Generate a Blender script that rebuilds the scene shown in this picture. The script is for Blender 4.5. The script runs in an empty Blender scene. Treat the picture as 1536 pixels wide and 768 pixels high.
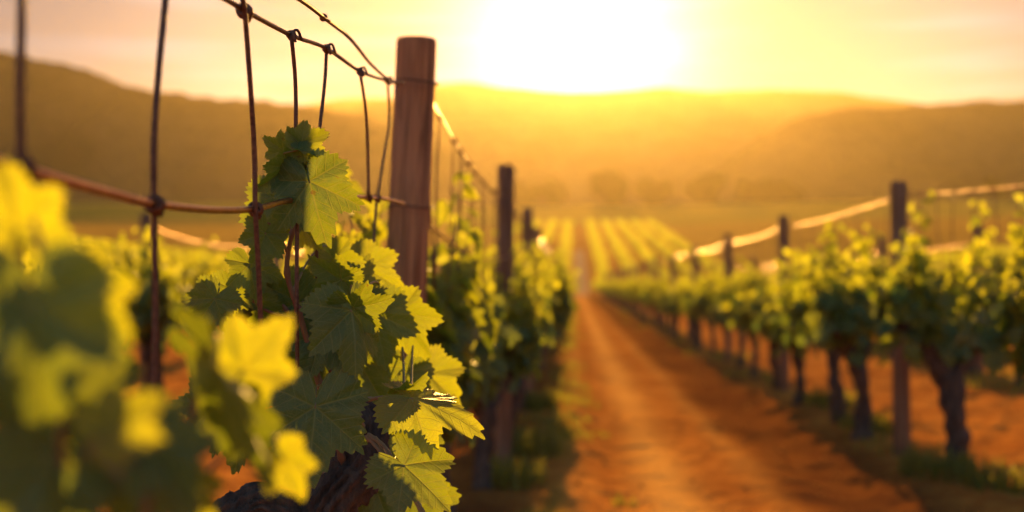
import bpy, math, random
import numpy as np
from mathutils import Vector, Matrix

random.seed(7)
rng = np.random.default_rng(7)
SC = bpy.context.scene
COL = SC.collection
R = math.radians

# ------------------------------------------------------------------ camera
EYE = 1.16
FPX = 1647.0                                   # focal length in pixels of the 1536 px wide photograph
YAW, PITCH = R(3.27), R(1.43)
cam_d = bpy.data.cameras.new('camera')
cam = bpy.data.objects.new('camera', cam_d)
COL.objects.link(cam)
cam.location = (0, 0, EYE)
cam.rotation_euler = (R(90) + PITCH, 0, YAW)
cam_d.sensor_width = 36
cam_d.lens = 36 * FPX / 1536
cam_d.clip_start = 0.02
cam_d.clip_end = 6000
cam_d.dof.use_dof = True
cam_d.dof.focus_distance = 1.60
cam_d.dof.aperture_fstop = 2.25
SC.camera = cam
ROT = np.array(cam.rotation_euler.to_matrix())

# ------------------------------------------------------------------ sky, sun, exposure
SUN_EL, SUN_AZ = R(12.3), R(-0.1)               # azimuth clockwise from +Y
SUN_DIR = Vector((math.sin(SUN_AZ) * math.cos(SUN_EL), math.cos(SUN_AZ) * math.cos(SUN_EL), math.sin(SUN_EL)))
w = bpy.data.worlds.new('World')
SC.world = w
w.use_nodes = True
nt = w.node_tree
nt.nodes.clear()
N = nt.nodes.new
L = nt.links.new
out = N('ShaderNodeOutputWorld')
bg = N('ShaderNodeBackground')
bg.inputs['Strength'].default_value = 0.055
sky = N('ShaderNodeTexSky')
sky.sky_type = 'NISHITA'
sky.sun_disc = False
sky.sun_elevation = SUN_EL
sky.sun_rotation = SUN_AZ
sky.air_density = 1.2
sky.dust_density = 3.5
sky.ozone_density = 1.0
tc = N('ShaderNodeTexCoord')
nrm = N('ShaderNodeVectorMath'); nrm.operation = 'NORMALIZE'
L(tc.outputs['Generated'], nrm.inputs[0])
dot = N('ShaderNodeVectorMath'); dot.operation = 'DOT_PRODUCT'
dot.inputs[1].default_value = SUN_DIR
L(nrm.outputs[0], dot.inputs[0])
# sky dimmed towards the sun; brighter, bluer fill added behind the viewer
ramp = N('ShaderNodeValToRGB')
L(dot.outputs['Value'], ramp.inputs[0])
ramp.color_ramp.elements[0].position = 0.0
ramp.color_ramp.elements[0].color = (1.0, 1.22, 1.6, 1)
ramp.color_ramp.interpolation = 'EASE'
ramp.color_ramp.elements[1].position = 0.94
ramp.color_ramp.elements[1].color = (0.031, 0.098, 0.225, 1)
_e = ramp.color_ramp.elements.new(0.995)
_e.color = (0.026, 0.036, 0.105, 1)
# the bright core round the sun
cp = N('ShaderNodeMath'); cp.operation = 'MAXIMUM'; cp.inputs[1].default_value = 0.0
L(dot.outputs['Value'], cp.inputs[0])
cpw = N('ShaderNodeMath'); cpw.operation = 'POWER'; cpw.inputs[1].default_value = 230.0
L(cp.outputs[0], cpw.inputs[0])
core = N('ShaderNodeMix'); core.data_type = 'RGBA'; core.blend_type = 'ADD'; core.clamp_factor = False
core.inputs[7].default_value = (0.115, 0.14, 0.29, 1)
L(cpw.outputs[0], core.inputs[0]); L(ramp.outputs[0], core.inputs[6])
mul = N('ShaderNodeMix'); mul.data_type = 'RGBA'; mul.blend_type = 'MULTIPLY'; mul.inputs[0].default_value = 1
L(sky.outputs[0], mul.inputs[6]); L(core.outputs[2], mul.inputs[7])
# thin streaks of high cloud
mp = N('ShaderNodeMapping'); mp.inputs['Scale'].default_value = (3.0, 3.0, 34.0)
L(nrm.outputs[0], mp.inputs[0])
cn = N('ShaderNodeTexNoise'); cn.inputs['Scale'].default_value = 1.6; cn.inputs['Detail'].default_value = 4
cn.inputs['Roughness'].default_value = 0.45
L(mp.outputs[0], cn.inputs['Vector'])
cr = N('ShaderNodeMapRange'); cr.inputs[1].default_value = 0.52; cr.inputs[2].default_value = 0.72
cr.inputs[3].default_value = 1.0; cr.inputs[4].default_value = 1.45
L(cn.outputs['Fac'], cr.inputs[0])
cm = N('ShaderNodeVectorMath'); cm.operation = 'SCALE'
L(mul.outputs[2], cm.inputs[0]); L(cr.outputs[0], cm.inputs['Scale'])
L(cm.outputs[0], bg.inputs['Color'])
L(bg.outputs[0], out.inputs['Surface'])

sun_d = bpy.data.lights.new('sun', 'SUN')
sun_d.energy = 5.0
sun_d.angle = R(0.5)
sun_d.color = (1.0, 0.53, 0.11)
sun = bpy.data.objects.new('sun', sun_d)
COL.objects.link(sun)
sun.rotation_euler = SUN_DIR.to_track_quat('Z', 'Y').to_euler()

SC.view_settings.view_transform = 'Standard'
SC.view_settings.look = 'None'
SC.view_settings.exposure = 1.55
SC.view_settings.gamma = 1.0
SC.view_settings.use_curve_mapping = False
SC.render.engine = 'CYCLES'
cy = SC.cycles
cy.use_denoising = True
cy.max_bounces = 7
cy.diffuse_bounces = 3
cy.glossy_bounces = 2
cy.transmission_bounces = 5
cy.transparent_max_bounces = 6
cy.volume_bounces = 0
cy.sample_clamp_indirect = 4
cy.caustics_reflective = False
cy.caustics_refractive = False

# ------------------------------------------------------------------ helpers
def ray(px, py):
    v = ROT @ np.array(((px - 768) / FPX, (384 - py) / FPX, -1.0))
    return v

def P(px, py, d):
    """point at forward distance d (along the rows) on the sight line of a place in the photograph"""
    v = ray(px, py)
    return np.array((0, 0, EYE)) + v * (d / v[1])

def PX(px, py, x):
    """point on the vertical plane of a row at lateral offset x"""
    v = ray(px, py)
    return np.array((0, 0, EYE)) + v * (x / v[0])

def hash2(ix, iy, seed):
    h = (ix.astype(np.int64) * 374761393 + iy.astype(np.int64) * 668265263 + seed * 974634777) & 0xFFFFFFFF
    h = ((h ^ (h >> 13)) * 1274126177) & 0xFFFFFFFF
    h = h ^ (h >> 16)
    return (h & 0xFFFF) / 65535.0

def noise2(x, y, seed=0):
    x = np.asarray(x, float); y = np.asarray(y, float)
    ix, iy = np.floor(x), np.floor(y)
    fx, fy = x - ix, y - iy
    fx = fx * fx * (3 - 2 * fx); fy = fy * fy * (3 - 2 * fy)
    a = hash2(ix, iy, seed); b = hash2(ix + 1, iy, seed)
    c = hash2(ix, iy + 1, seed); d = hash2(ix + 1, iy + 1, seed)
    return (a + (b - a) * fx) * (1 - fy) + (c + (d - c) * fx) * fy - 0.5

def fbm(x, y, oct=4, seed=0, gain=0.5):
    s = 0; a = 1.0
    for k in range(oct):
        s = s + a * noise2(np.asarray(x) * 2 ** k, np.asarray(y) * 2 ** k, seed + k)
        a *= gain
    return s

def sstep(a, b, x):
    t = np.clip((np.asarray(x, float) - a) / (b - a), 0, 1)
    return t * t * (3 - 2 * t)

def mesh_np(name, V, F, mats, smooth=True, uv=None, attrs=None, mat_idx=None):
    """F: array of faces with the same corner count, or a list of such arrays"""
    me = bpy.data.meshes.new(name)
    Fs = F if isinstance(F, list) else [F]
    Fs = [np.asarray(f, np.int32) for f in Fs if len(f)]
    V = np.asarray(V, np.float32)
    me.vertices.add(len(V)); me.vertices.foreach_set('co', V.ravel())
    loops = np.concatenate([f.ravel() for f in Fs])
    tot = np.concatenate([np.full(len(f), f.shape[1], np.int32) for f in Fs])
    start = np.concatenate(([0], np.cumsum(tot)[:-1])).astype(np.int32)
    me.loops.add(len(loops)); me.loops.foreach_set('vertex_index', loops)
    me.polygons.add(len(tot)); me.polygons.foreach_set('loop_start', start)
    try:
        me.polygons.foreach_set('loop_total', tot)
    except Exception:
        pass
    if mat_idx is not None:
        me.polygons.foreach_set('material_index', np.asarray(mat_idx, np.int32))
    me.polygons.foreach_set('use_smooth', np.full(len(tot), smooth))
    if uv is not None:
        l = me.uv_layers.new(name='UVMap')
        l.data.foreach_set('uv', np.asarray(uv, np.float32)[loops].ravel())
    for k, a in (attrs or {}).items():
        at = me.attributes.new(k, 'FLOAT', 'POINT')
        at.data.foreach_set('value', np.asarray(a, np.float32))
    for m in (mats if isinstance(mats, (list, tuple)) else [mats]):
        me.materials.append(m)
    me.update(calc_edges=True)
    me.validate()
    return me

def obj(name, me, parent=None, loc=None):
    o = bpy.data.objects.new(name, me)
    COL.objects.link(o)
    if parent is not None:
        o.parent = parent
    if loc is not None:
        o.location = loc
    return o

def tag(o, label=None, cat=None, group=None, kind=None):
    if label: o['label'] = label
    if cat: o['category'] = cat
    if group: o['group'] = group
    if kind: o['kind'] = kind
    return o

def thing(name, label, cat, loc=(0, 0, 0), rz=0, group=None):
    o = bpy.data.objects.new(name, None)
    COL.objects.link(o)
    o.empty_display_size = 0.1
    o.location = loc
    o.rotation_euler = (0, 0, rz)
    return tag(o, label, cat, group)

def copy_tree(o, parent=None):
    c = o.copy()
    COL.objects.link(c)
    c.parent = parent
    for ch in o.children:
        copy_tree(ch, c)
    return c

def resample(pts, step):
    """Catmull-Rom through the points"""
    p = np.asarray(pts, float)
    if len(p) == 2:
        n = max(2, int(np.linalg.norm(p[1] - p[0]) / step) + 1)
        t = np.linspace(0, 1, n)[:, None]
        return p[0] * (1 - t) + p[1] * t
    q = np.vstack((2 * p[0] - p[1], p, 2 * p[-1] - p[-2]))
    outp = []
    for i in range(1, len(q) - 2):
        n = max(2, int(np.linalg.norm(q[i + 1] - q[i]) / step) + 1)
        t = np.linspace(0, 1, n, endpoint=False)[:, None]
        a, b, c, d = q[i - 1], q[i], q[i + 1], q[i + 2]
        outp.append(0.5 * (2 * b + (c - a) * t + (2 * a - 5 * b + 4 * c - d) * t ** 2 + (-a + 3 * b - 3 * c + d) * t ** 3))
    outp.append(q[-2][None])
    return np.vstack(outp)

def tube(pts, rad, sides=8, rough=0.0, seed=0, cap=True):
    """swept tube: vertices and quads (+ end caps as triangles)"""
    p = np.asarray(pts, float)
    n = len(p)
    r = np.full(n, rad, float) if np.isscalar(rad) else np.interp(np.linspace(0, 1, n), np.linspace(0, 1, len(rad)), rad)
    t = np.gradient(p, axis=0)
    t /= np.linalg.norm(t, axis=1)[:, None] + 1e-12
    up = np.array((0.31, 0.17, 0.93)) if abs(t[0][2]) < 0.9 else np.array((0.9, 0.2, 0.1))
    a = np.cross(t[0], up); a /= np.linalg.norm(a)
    V = []
    ang = np.linspace(0, 2 * np.pi, sides, endpoint=False)
    s = 0
    for i in range(n):
        a = a - t[i] * np.dot(a, t[i]); a /= np.linalg.norm(a) + 1e-12
        b = np.cross(t[i], a)
        if i: s += np.linalg.norm(p[i] - p[i - 1])
        rr = np.full(sides, r[i])
        if rough:
            u = s / max(r.mean(), 1e-4)
            rr = rr * (1 + rough * (2.2 * noise2(np.cos(ang) * 1.6 + u * 0.35, np.sin(ang) * 1.6 + 5, seed) + 1.2 * noise2(np.cos(ang) * 3.2 + 9, np.sin(ang) * 3.2 + u * 0.9, seed + 3)))
        V.append(p[i] + np.outer(np.cos(ang) * rr, a) + np.outer(np.sin(ang) * rr, b))
    V = np.vstack(V)
    i0 = np.arange(n - 1)[:, None] * sides
    k = np.arange(sides)[None]
    k1 = (np.arange(sides)[None] + 1) % sides
    Q = np.stack((i0 + k, i0 + k1, i0 + sides + k1, i0 + sides + k), -1).reshape(-1, 4)
    T = np.zeros((0, 3), int)
    if cap:
        V = np.vstack((V, p[:1], p[-1:]))
        c0, c1 = n * sides, n * sides + 1
        kk, kk1 = k[0], k1[0]
        T = np.vstack((np.stack((kk1, kk, np.full(sides, c0)), -1),
                       np.stack(((n - 1) * sides + kk, (n - 1) * sides + kk1, np.full(sides, c1)), -1)))
    return V, Q, T

def join(parts):
    """list of (V, Q, T) -> one"""
    Vs, Qs, Ts, k = [], [], [], 0
    for V, Q, T in parts:
        Vs.append(V); Qs.append(np.asarray(Q, int).reshape(-1, 4) + k); Ts.append(np.asarray(T, int).reshape(-1, 3) + k)
        k += len(V)
    return np.vstack(Vs), np.vstack(Qs), np.vstack(Ts)

def tube_mesh(name, pts, rad, mat, step=0.02, sides=8, rough=0.0, seed=0):
    V, Q, T = tube(resample(pts, step), rad, sides, rough, seed)
    return mesh_np(name, V, [Q, T], mat)

# ------------------------------------------------------------------ materials
def material(name):
    m = bpy.data.materials.new(name)
    m.use_nodes = True
    m.node_tree.nodes.clear()
    t = m.node_tree
    o = t.nodes.new('ShaderNodeOutputMaterial')
    return m, t, o

def math_node(t, op, a, b=None, c=None, clamp=False):
    n = t.nodes.new('ShaderNodeMath'); n.operation = op; n.use_clamp = clamp
    for i, v in enumerate((a, b, c)):
        if v is None: continue
        if isinstance(v, (int, float)): n.inputs[i].default_value = v
        else: t.links.new(v, n.inputs[i])
    return n.outputs[0]

def map_range(t, v, a, b, c, d):
    n = t.nodes.new('ShaderNodeMapRange')
    t.links.new(v, n.inputs[0])
    for i, x in enumerate((a, b, c, d)): n.inputs[i + 1].default_value = x
    return n.outputs[0]

def mix_col(t, f, a, b, blend='MIX'):
    n = t.nodes.new('ShaderNodeMix'); n.data_type = 'RGBA'; n.blend_type = blend
    for i, v in ((0, f), (6, a), (7, b)):
        if isinstance(v, (int, float)): n.inputs[i].default_value = v
        elif isinstance(v, tuple): n.inputs[i].default_value = (*v, 1)
        else: t.links.new(v, n.inputs[i])
    return n.outputs[2]

def noise_tex(t, scale, detail=3, vec=None, rough=0.55):
    n = t.nodes.new('ShaderNodeTexNoise')
    n.inputs['Scale'].default_value = scale; n.inputs['Detail'].default_value = detail; n.inputs['Roughness'].default_value = rough
    if vec is not None: t.links.new(vec, n.inputs['Vector'])
    return n.outputs['Fac']

def coords(t, kind='Object', scale=None):
    n = t.nodes.new('ShaderNodeTexCoord')
    v = n.outputs[kind]
    if scale:
        m = t.nodes.new('ShaderNodeMapping'); m.inputs['Scale'].default_value = scale
        t.links.new(v, m.inputs[0]); v = m.outputs[0]
    return v

def attr(t, name):
    n = t.nodes.new('ShaderNodeAttribute'); n.attribute_name = name
    return n.outputs['Fac']

def bump(t, h, strength, dist):
    n = t.nodes.new('ShaderNodeBump')
    n.inputs['Strength'].default_value = strength; n.inputs['Distance'].default_value = dist
    t.links.new(h, n.inputs['Height'])
    return n.outputs[0]

def principled(t, col, rough, metal=0.0, spec=0.5, normal=None):
    b = t.nodes.new('ShaderNodeBsdfPrincipled')
    for k, v in (('Base Color', col), ('Roughness', rough), ('Metallic', metal), ('Specular IOR Level', spec)):
        if isinstance(v, tuple): b.inputs[k].default_value = (*v, 1)
        elif isinstance(v, (int, float)): b.inputs[k].default_value = v
        else: t.links.new(v, b.inputs[k])
    if normal is not None: t.links.new(normal, b.inputs['Normal'])
    return b.outputs[0]

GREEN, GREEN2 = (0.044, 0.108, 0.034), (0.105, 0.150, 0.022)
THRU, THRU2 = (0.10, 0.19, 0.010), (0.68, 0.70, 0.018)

def leaf_material(name, veins):
    m, t, o = material(name)
    tint = attr(t, 'tint')
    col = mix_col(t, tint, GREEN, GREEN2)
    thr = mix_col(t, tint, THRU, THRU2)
    nor = None
    if veins:
        uv = coords(t, 'UV')
        s = t.nodes.new('ShaderNodeSeparateXYZ'); t.links.new(uv, s.inputs[0])
        x = math_node(t, 'ABSOLUTE', s.outputs[0]); y = s.outputs[1]
        th = math_node(t, 'ARCTAN2', x, y)
        r = math_node(t, 'SQRT', math_node(t, 'ADD', math_node(t, 'MULTIPLY', x, x), math_node(t, 'MULTIPLY', y, y)))
        a = math_node(t, 'ADD', math_node(t, 'MULTIPLY', math_node(t, 'GREATER_THAN', th, 0.45), 0.92),
                      math_node(t, 'MULTIPLY', math_node(t, 'GREATER_THAN', th, 1.42), 1.0))
        dth = math_node(t, 'SUBTRACT', th, a)
        u = math_node(t, 'MULTIPLY', r, math_node(t, 'COSINE', dth))
        v = math_node(t, 'ABSOLUTE', math_node(t, 'MULTIPLY', r, math_node(t, 'SINE', dth)))
        wid = math_node(t, 'MULTIPLY_ADD', u, -0.016, 0.027)
        main = math_node(t, 'SUBTRACT', 1.0, math_node(t, 'DIVIDE', v, wid), clamp=True)
        nz = noise_tex(t, 3.0, 2, uv)
        uu = math_node(t, 'ADD', math_node(t, 'MULTIPLY_ADD', v, -0.85, u), math_node(t, 'MULTIPLY', nz, 0.07))
        sec = map_range(t, math_node(t, 'PINGPONG', uu, 0.075), 0.0, 0.015, 0.8, 0.0)
        vor = t.nodes.new('ShaderNodeTexVoronoi'); vor.feature = 'DISTANCE_TO_EDGE'
        vor.inputs['Scale'].default_value = 19.0
        t.links.new(uv, vor.inputs['Vector'])
        ret = map_range(t, vor.outputs['Distance'], 0.0, 0.09, 0.38, 0.0)
        vein = math_node(t, 'MAXIMUM', math_node(t, 'MAXIMUM', main, sec), ret)
        mott = noise_tex(t, 5.0, 3, uv)
        col = mix_col(t, map_range(t, mott, 0.35, 0.7, 0.0, 0.55), col, (0.085, 0.135, 0.030))
        col = mix_col(t, math_node(t, 'MULTIPLY', vein, 0.72), col, (0.23, 0.27, 0.075))
        thr = mix_col(t, map_range(t, noise_tex(t, 2.6, 3, uv), 0.4, 0.66, 0.0, 0.7), thr, (0.34, 0.42, 0.012))
        thr = mix_col(t, math_node(t, 'MULTIPLY', vein, 0.55), thr, (0.36, 0.34, 0.02))
        # a little rust on the tips of the teeth
        edge = map_range(t, attr(t, 'rim'), 0.975, 1.0, 0.0, 0.6)
        col = mix_col(t, edge, col, (0.19, 0.12, 0.035))
        sp = noise_tex(t, 38.0, 3, coords(t, 'Object'), 0.6)
        spots = map_range(t, sp, 0.70, 0.74, 0.0, 0.7)
        col = mix_col(t, spots, col, (0.13, 0.075, 0.028))
        thr = mix_col(t, spots, thr, (0.20, 0.10, 0.008))
        h = math_node(t, 'ADD', math_node(t, 'MULTIPLY', vein, -0.9), math_node(t, 'MULTIPLY', mott, 0.8))
        nor = bump(t, h, 0.55, 0.0022)
    geo = t.nodes.new('ShaderNodeNewGeometry')                # felted, paler underside
    col = mix_col(t, math_node(t, 'MULTIPLY', geo.outputs['Backfacing'], 0.8), col, (0.115, 0.175, 0.105))
    b = principled(t, col, 0.46 if veins else 0.6, 0, 0.40, nor)
    tr = t.nodes.new('ShaderNodeBsdfTranslucent')
    t.links.new(thr, tr.inputs[0])
    if nor is not None: t.links.new(nor, tr.inputs['Normal'])
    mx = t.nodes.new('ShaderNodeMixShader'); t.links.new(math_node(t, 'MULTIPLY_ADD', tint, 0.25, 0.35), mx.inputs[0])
    t.links.new(b, mx.inputs[1]); t.links.new(tr.outputs[0], mx.inputs[2])
    t.links.new(mx.outputs[0], o.inputs[0])
    return m

M_LEAF = leaf_material('vine_leaf_veined', True)
M_LEAF2 = leaf_material('vine_leaf', False)

def simple(name, c1, c2, scale, rough, metal=0.0, stretch=None, bstr=0.5, bdist=0.004, detail=5, spec=0.4):
    m, t, o = material(name)
    v = coords(t, 'Object', stretch)
    n = noise_tex(t, scale, detail, v, 0.62)
    n2 = noise_tex(t, scale * 4.3, 4, v, 0.7)
    f = map_range(t, n, 0.34, 0.66, 0, 1)
    col = mix_col(t, f, c1, c2)
    h = math_node(t, 'ADD', n, math_node(t, 'MULTIPLY', n2, 0.5))
    t.links.new(principled(t, col, rough, metal, spec, bump(t, h, bstr, bdist)), o.inputs[0])
    return m

def wood_material(name, c1, c2, c3):
    m, t, o = material(name)
    v = coords(t, 'Object', (34, 34, 1.4))
    grain = noise_tex(t, 1.6, 6, v, 0.6)
    v2 = coords(t, 'Object', (90, 90, 3.0))
    fine = noise_tex(t, 2.0, 3, v2, 0.6)
    patch = noise_tex(t, 5.0, 3, coords(t, 'Object', (1, 1, 0.5)))
    col = mix_col(t, map_range(t, grain, 0.36, 0.62, 0, 1), c1, c2)
    col = mix_col(t, map_range(t, patch, 0.42, 0.7, 0, 0.75), col, c3)
    split = map_range(t, noise_tex(t, 1.0, 2, coords(t, 'Object', (26, 26, 0.55)), 0.5), 0.60, 0.66, 0, 1)
    crack = math_node(t, 'MAXIMUM', map_range(t, fine, 0.30, 0.42, 1, 0), split)
    col = mix_col(t, math_node(t, 'MULTIPLY', crack, 0.6), col, (0.045, 0.026, 0.016))
    h = math_node(t, 'SUBTRACT', grain, math_node(t, 'MULTIPLY', crack, 0.6))
    t.links.new(principled(t, col, 0.82, 0, 0.25, bump(t, h, 1.0, 0.012)), o.inputs[0])
    return m

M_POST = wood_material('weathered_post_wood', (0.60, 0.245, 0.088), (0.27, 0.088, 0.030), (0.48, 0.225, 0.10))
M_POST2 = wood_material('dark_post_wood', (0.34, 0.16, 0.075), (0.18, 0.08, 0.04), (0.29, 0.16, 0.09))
M_BARK = simple('vine_bark', (0.035, 0.020, 0.014), (0.14, 0.085, 0.055), 30, 0.9, 0, (1, 1, 0.35), 1.0, 0.012)
M_SHOOT = simple('red_green_shoot', (0.16, 0.055, 0.03), (0.20, 0.115, 0.045), 30, 0.5, 0, (1, 1, 0.4), 0.3, 0.001)
M_SHOOT2 = simple('tan_cane', (0.30, 0.20, 0.09), (0.22, 0.12, 0.055), 30, 0.5, 0, (1, 1, 0.4), 0.3, 0.001)
M_PETIOLE = simple('leaf_stalk', (0.20, 0.19, 0.05), (0.22, 0.10, 0.045), 18, 0.45, 0, None, 0.2, 0.0006)
M_WIRE = simple('rusted_wire', (0.085, 0.033, 0.018), (0.20, 0.085, 0.042), 160, 0.52, 0.55, None, 0.7, 0.0012)
M_WIRE2 = simple('worn_wire', (0.50, 0.21, 0.075), (0.28, 0.10, 0.04), 160, 0.33, 0.85, None, 0.5, 0.0008)
M_TRUNK = simple('tree_bark', (0.06, 0.04, 0.028), (0.03, 0.02, 0.014), 3, 0.9)

def crown_material():
    m, t, o = material('tree_foliage')
    col = mix_col(t, attr(t, 'tint'), (0.022, 0.036, 0.012), (0.05, 0.065, 0.018))
    b = principled(t, col, 1.0, 0, 0.0)
    tr = t.nodes.new('ShaderNodeBsdfTranslucent'); tr.inputs[0].default_value = (0.10, 0.10, 0.012, 1)
    mx = t.nodes.new('ShaderNodeMixShader'); mx.inputs[0].default_value = 0.2
    t.links.new(b, mx.inputs[1]); t.links.new(tr.outputs[0], mx.inputs[2]); t.links.new(mx.outputs[0], o.inputs[0])
    return m
M_CROWN = crown_material()

def ground_material(name, pale=False):
    m, t, o = material(name)
    v = coords(t, 'Object')
    big = noise_tex(t, 0.9, 4, v)
    med = noise_tex(t, 7.0, 5, v, 0.65)
    fine = noise_tex(t, 46.0, 5, v, 0.7)
    soil = mix_col(t, map_range(t, med, 0.35, 0.68, 0, 1), (0.36, 0.118, 0.022), (0.66, 0.265, 0.048))
    soil = mix_col(t, map_range(t, big, 0.42, 0.62, 0, 0.7), soil, (0.28, 0.092, 0.020))
    soil = mix_col(t, map_range(t, fine, 0.56, 0.75, 0, 0.5), soil, (0.68, 0.29, 0.075))
    pale_tone = attr(t, 'pale_tone')                                    # paler strips along the track
    soil = mix_col(t, math_node(t, 'MULTIPLY', pale_tone, 0.75), soil, (0.86, 0.43, 0.09))
    row_shade = attr(t, 'row_shade')
    soil = mix_col(t, math_node(t, 'MULTIPLY', row_shade, 0.85), soil, (0.105, 0.038, 0.014))  # painted shade, mixed in as a darker soil colour
    grass = attr(t, 'grass')
    far = noise_tex(t, 0.03, 3, v)
    field = mix_col(t, map_range(t, far, 0.38, 0.62, 0, 1), (0.26, 0.19, 0.02), (0.42, 0.26, 0.03))
    field = mix_col(t, map_range(t, med, 0.35, 0.7, 0, 0.5), field, (0.20, 0.17, 0.03))
    g = map_range(t, math_node(t, 'ADD', grass, math_node(t, 'MULTIPLY_ADD', fine, 0.35, -0.175)), 0.3, 0.7, 0, 1)
    col = mix_col(t, g, soil, field)
    if pale:
        col = mix_col(t, 0.5, col, (0.42, 0.33, 0.24))
    h = math_node(t, 'ADD', math_node(t, 'MULTIPLY', med, 1.0), math_node(t, 'MULTIPLY', fine, 0.35))
    bn = t.nodes.new('ShaderNodeBump'); bn.inputs['Distance'].default_value = 0.035
    t.links.new(h, bn.inputs['Height'])
    t.links.new(math_node(t, 'MULTIPLY_ADD', grass, -1.3, 0.8, clamp=True), bn.inputs['Strength'])
    t.links.new(principled(t, col, 1.0, 0, 0.0, bn.outputs[0]), o.inputs[0])
    return m
M_SOIL = ground_material('vineyard_soil')
M_PALE = ground_material('pale_gravel_road', True)
def hill_material():
    m, t, o = material('wooded_hillside')
    v = coords(t, 'Object')
    n = noise_tex(t, 0.02, 5, v); n2 = noise_tex(t, 0.12, 4, v, 0.7)
    col = mix_col(t, map_range(t, n, 0.4, 0.6, 0, 1), (0.042, 0.036, 0.016), (0.088, 0.066, 0.030))
    col = mix_col(t, map_range(t, n2, 0.45, 0.7, 0, 0.6), col, (0.028, 0.034, 0.014))
    t.links.new(principled(t, col, 1.0, 0, 0.0, bump(t, n2, 1.0, 5.0)), o.inputs[0])
    return m
M_HILL = hill_material()
M_GRASS, _t, _o = material('grass_blades')
_c = mix_col(_t, attr(_t, 'tint'), (0.07, 0.10, 0.02), (0.20, 0.17, 0.04))
_b = principled(_t, _c, 0.6, 0, 0.3)
_tr = _t.nodes.new('ShaderNodeBsdfTranslucent'); _tr.inputs[0].default_value = (0.34, 0.33, 0.03, 1)
_mx = _t.nodes.new('ShaderNodeMixShader'); _mx.inputs[0].default_value = 0.45
_t.links.new(_b, _mx.inputs[1]); _t.links.new(_tr.outputs[0], _mx.inputs[2]); _t.links.new(_mx.outputs[0], _o.inputs[0])

# ------------------------------------------------------------------ terrain
ROW_L, ROW_R = -0.41, 2.13
ROWS_FLAT = 126.0

def gz(x, y):
    x = np.asarray(x, float); y = np.asarray(y, float)
    up = 0.105 * np.maximum(y - 140, 0) + 0.03 * np.maximum(y - 310, 0)
    up = np.where(y > 388, 0.105 * 248 + 0.03 * 78 + 0.058 * np.minimum(y - 388, 80) + 0.01 * np.maximum(y - 468, 0), up)
    up = up - 0.8 * (sstep(100, 142, y) - sstep(142, 190, y)) * 0.3
    edge = 7.5 + 0.06 * np.maximum(y, 0)
    side = np.maximum(np.abs(x) - edge, 0)
    side = 8.5 * (1 - np.exp(-0.16 * side / 8.5)) * (1 - 0.75 * sstep(140, 330, y))
    return up + side

def soil_relief(x, y):
    near = 1 - sstep(22, 60, y)
    rel = 0.0
    for rx in (ROW_L, ROW_R, ROW_L - 2.6, ROW_R + 2.6):
        rel = rel + 0.07 * np.exp(-((x - rx) / 0.42) ** 2)
    cx = x - 0.88
    ruts = -0.035 * np.exp(-((cx + 0.62) / 0.17) ** 2) - 0.045 * np.exp(-((cx - 0.62) / 0.2) ** 2)
    bumps = 0.040 * fbm(x * 1.7, y * 0.7, 2, 3) + 0.034 * fbm(x * 6.0, y * 4.2, 4, 11, 0.58)
    lanes = np.abs(x) < 9
    return near * (ruts + bumps * (0.7 + 0.5 * sstep(0.5, 1.1, np.abs(cx)))) + rel * (1 - sstep(100, 130, y)) * lanes

def axis(segs):
    a = [segs[0][0]]
    for lo, hi, st0, st1 in segs:
        x, L_ = lo, hi - lo
        while x < hi - 1e-6:
            f = (x - lo) / L_
            x = min(hi, x + st0 + (st1 - st0) * f)
            a.append(x)
    return np.array(a)

gx = axis([(-2200, -1700, 250, 250), (-1700, -200, 150, 40), (-200, -30, 30, 3), (-30, -4, 2, 0.3), (-4, -1.4, 0.2, 0.06), (-1.4, 3.6, 0.042, 0.042),
           (3.6, 6, 0.07, 0.2), (6, 30, 0.3, 2), (30, 200, 3, 30), (200, 1700, 40, 150), (1700, 2200, 250, 250)])
gy = axis([(-60, 0, 12, 2), (0, 4.5, 1, 0.1), (4.5, 16, 0.045, 0.06), (16, 40, 0.06, 0.4), (40, 145, 0.5, 2.5),
           (145, 430, 3, 8), (430, 2900, 15, 150)])
X, Y = np.meshgrid(gx, gy)
Z = gz(X, Y) + soil_relief(X, Y)
nx, ny = len(gx), len(gy)
V = np.stack((X, Y, Z), -1).reshape(-1, 3)
ii = (np.arange(ny - 1)[:, None] * nx + np.arange(nx - 1)[None]).ravel()
Q = np.stack((ii, ii + 1, ii + nx + 1, ii + nx), -1)
n1 = fbm(X / 1.1, Y / 1.6, 3, 21)
grass = sstep(126, 134, Y) * (0.35 + 0.2 * (np.abs(X - 3) > 19)) + sstep(305, 312, Y) * 0.6
grass = np.maximum(grass, sstep(12, 22, np.abs(X)) * 0.4)
berm = np.exp(-((X + 0.13) / 0.2) ** 2) + 0.45 * np.exp(-((X - ROW_R - 0.1) / 0.35) ** 2) + 0.7 * np.exp(-((X - 4.8) / 0.5) ** 2) + 0.7 * np.exp(-((X + 3) / 0.5) ** 2)
grass = np.maximum(grass, berm * (0.3 + 0.75 * n1) * (Y < 126))
pale_tone = (np.exp(-((X - 0.52) / 0.17) ** 2) + 0.4 * np.exp(-((X - 1.08) / 0.09) ** 2) + 0.3 * np.exp(-((X + 0.02) / 0.10) ** 2)) * (0.85 + 0.6 * fbm(X * 1.5, Y * 0.7, 2, 31)) * (Y < 128)
row_shade = (1.2 * np.exp(-((X - 1.52) / 0.44) ** 4) + np.exp(-((X + 0.55) / 0.4) ** 2)) * (0.8 + 0.5 * n1) * (Y < 128)  # row's shade band painted right of the track, plus dark strip under left row
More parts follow.
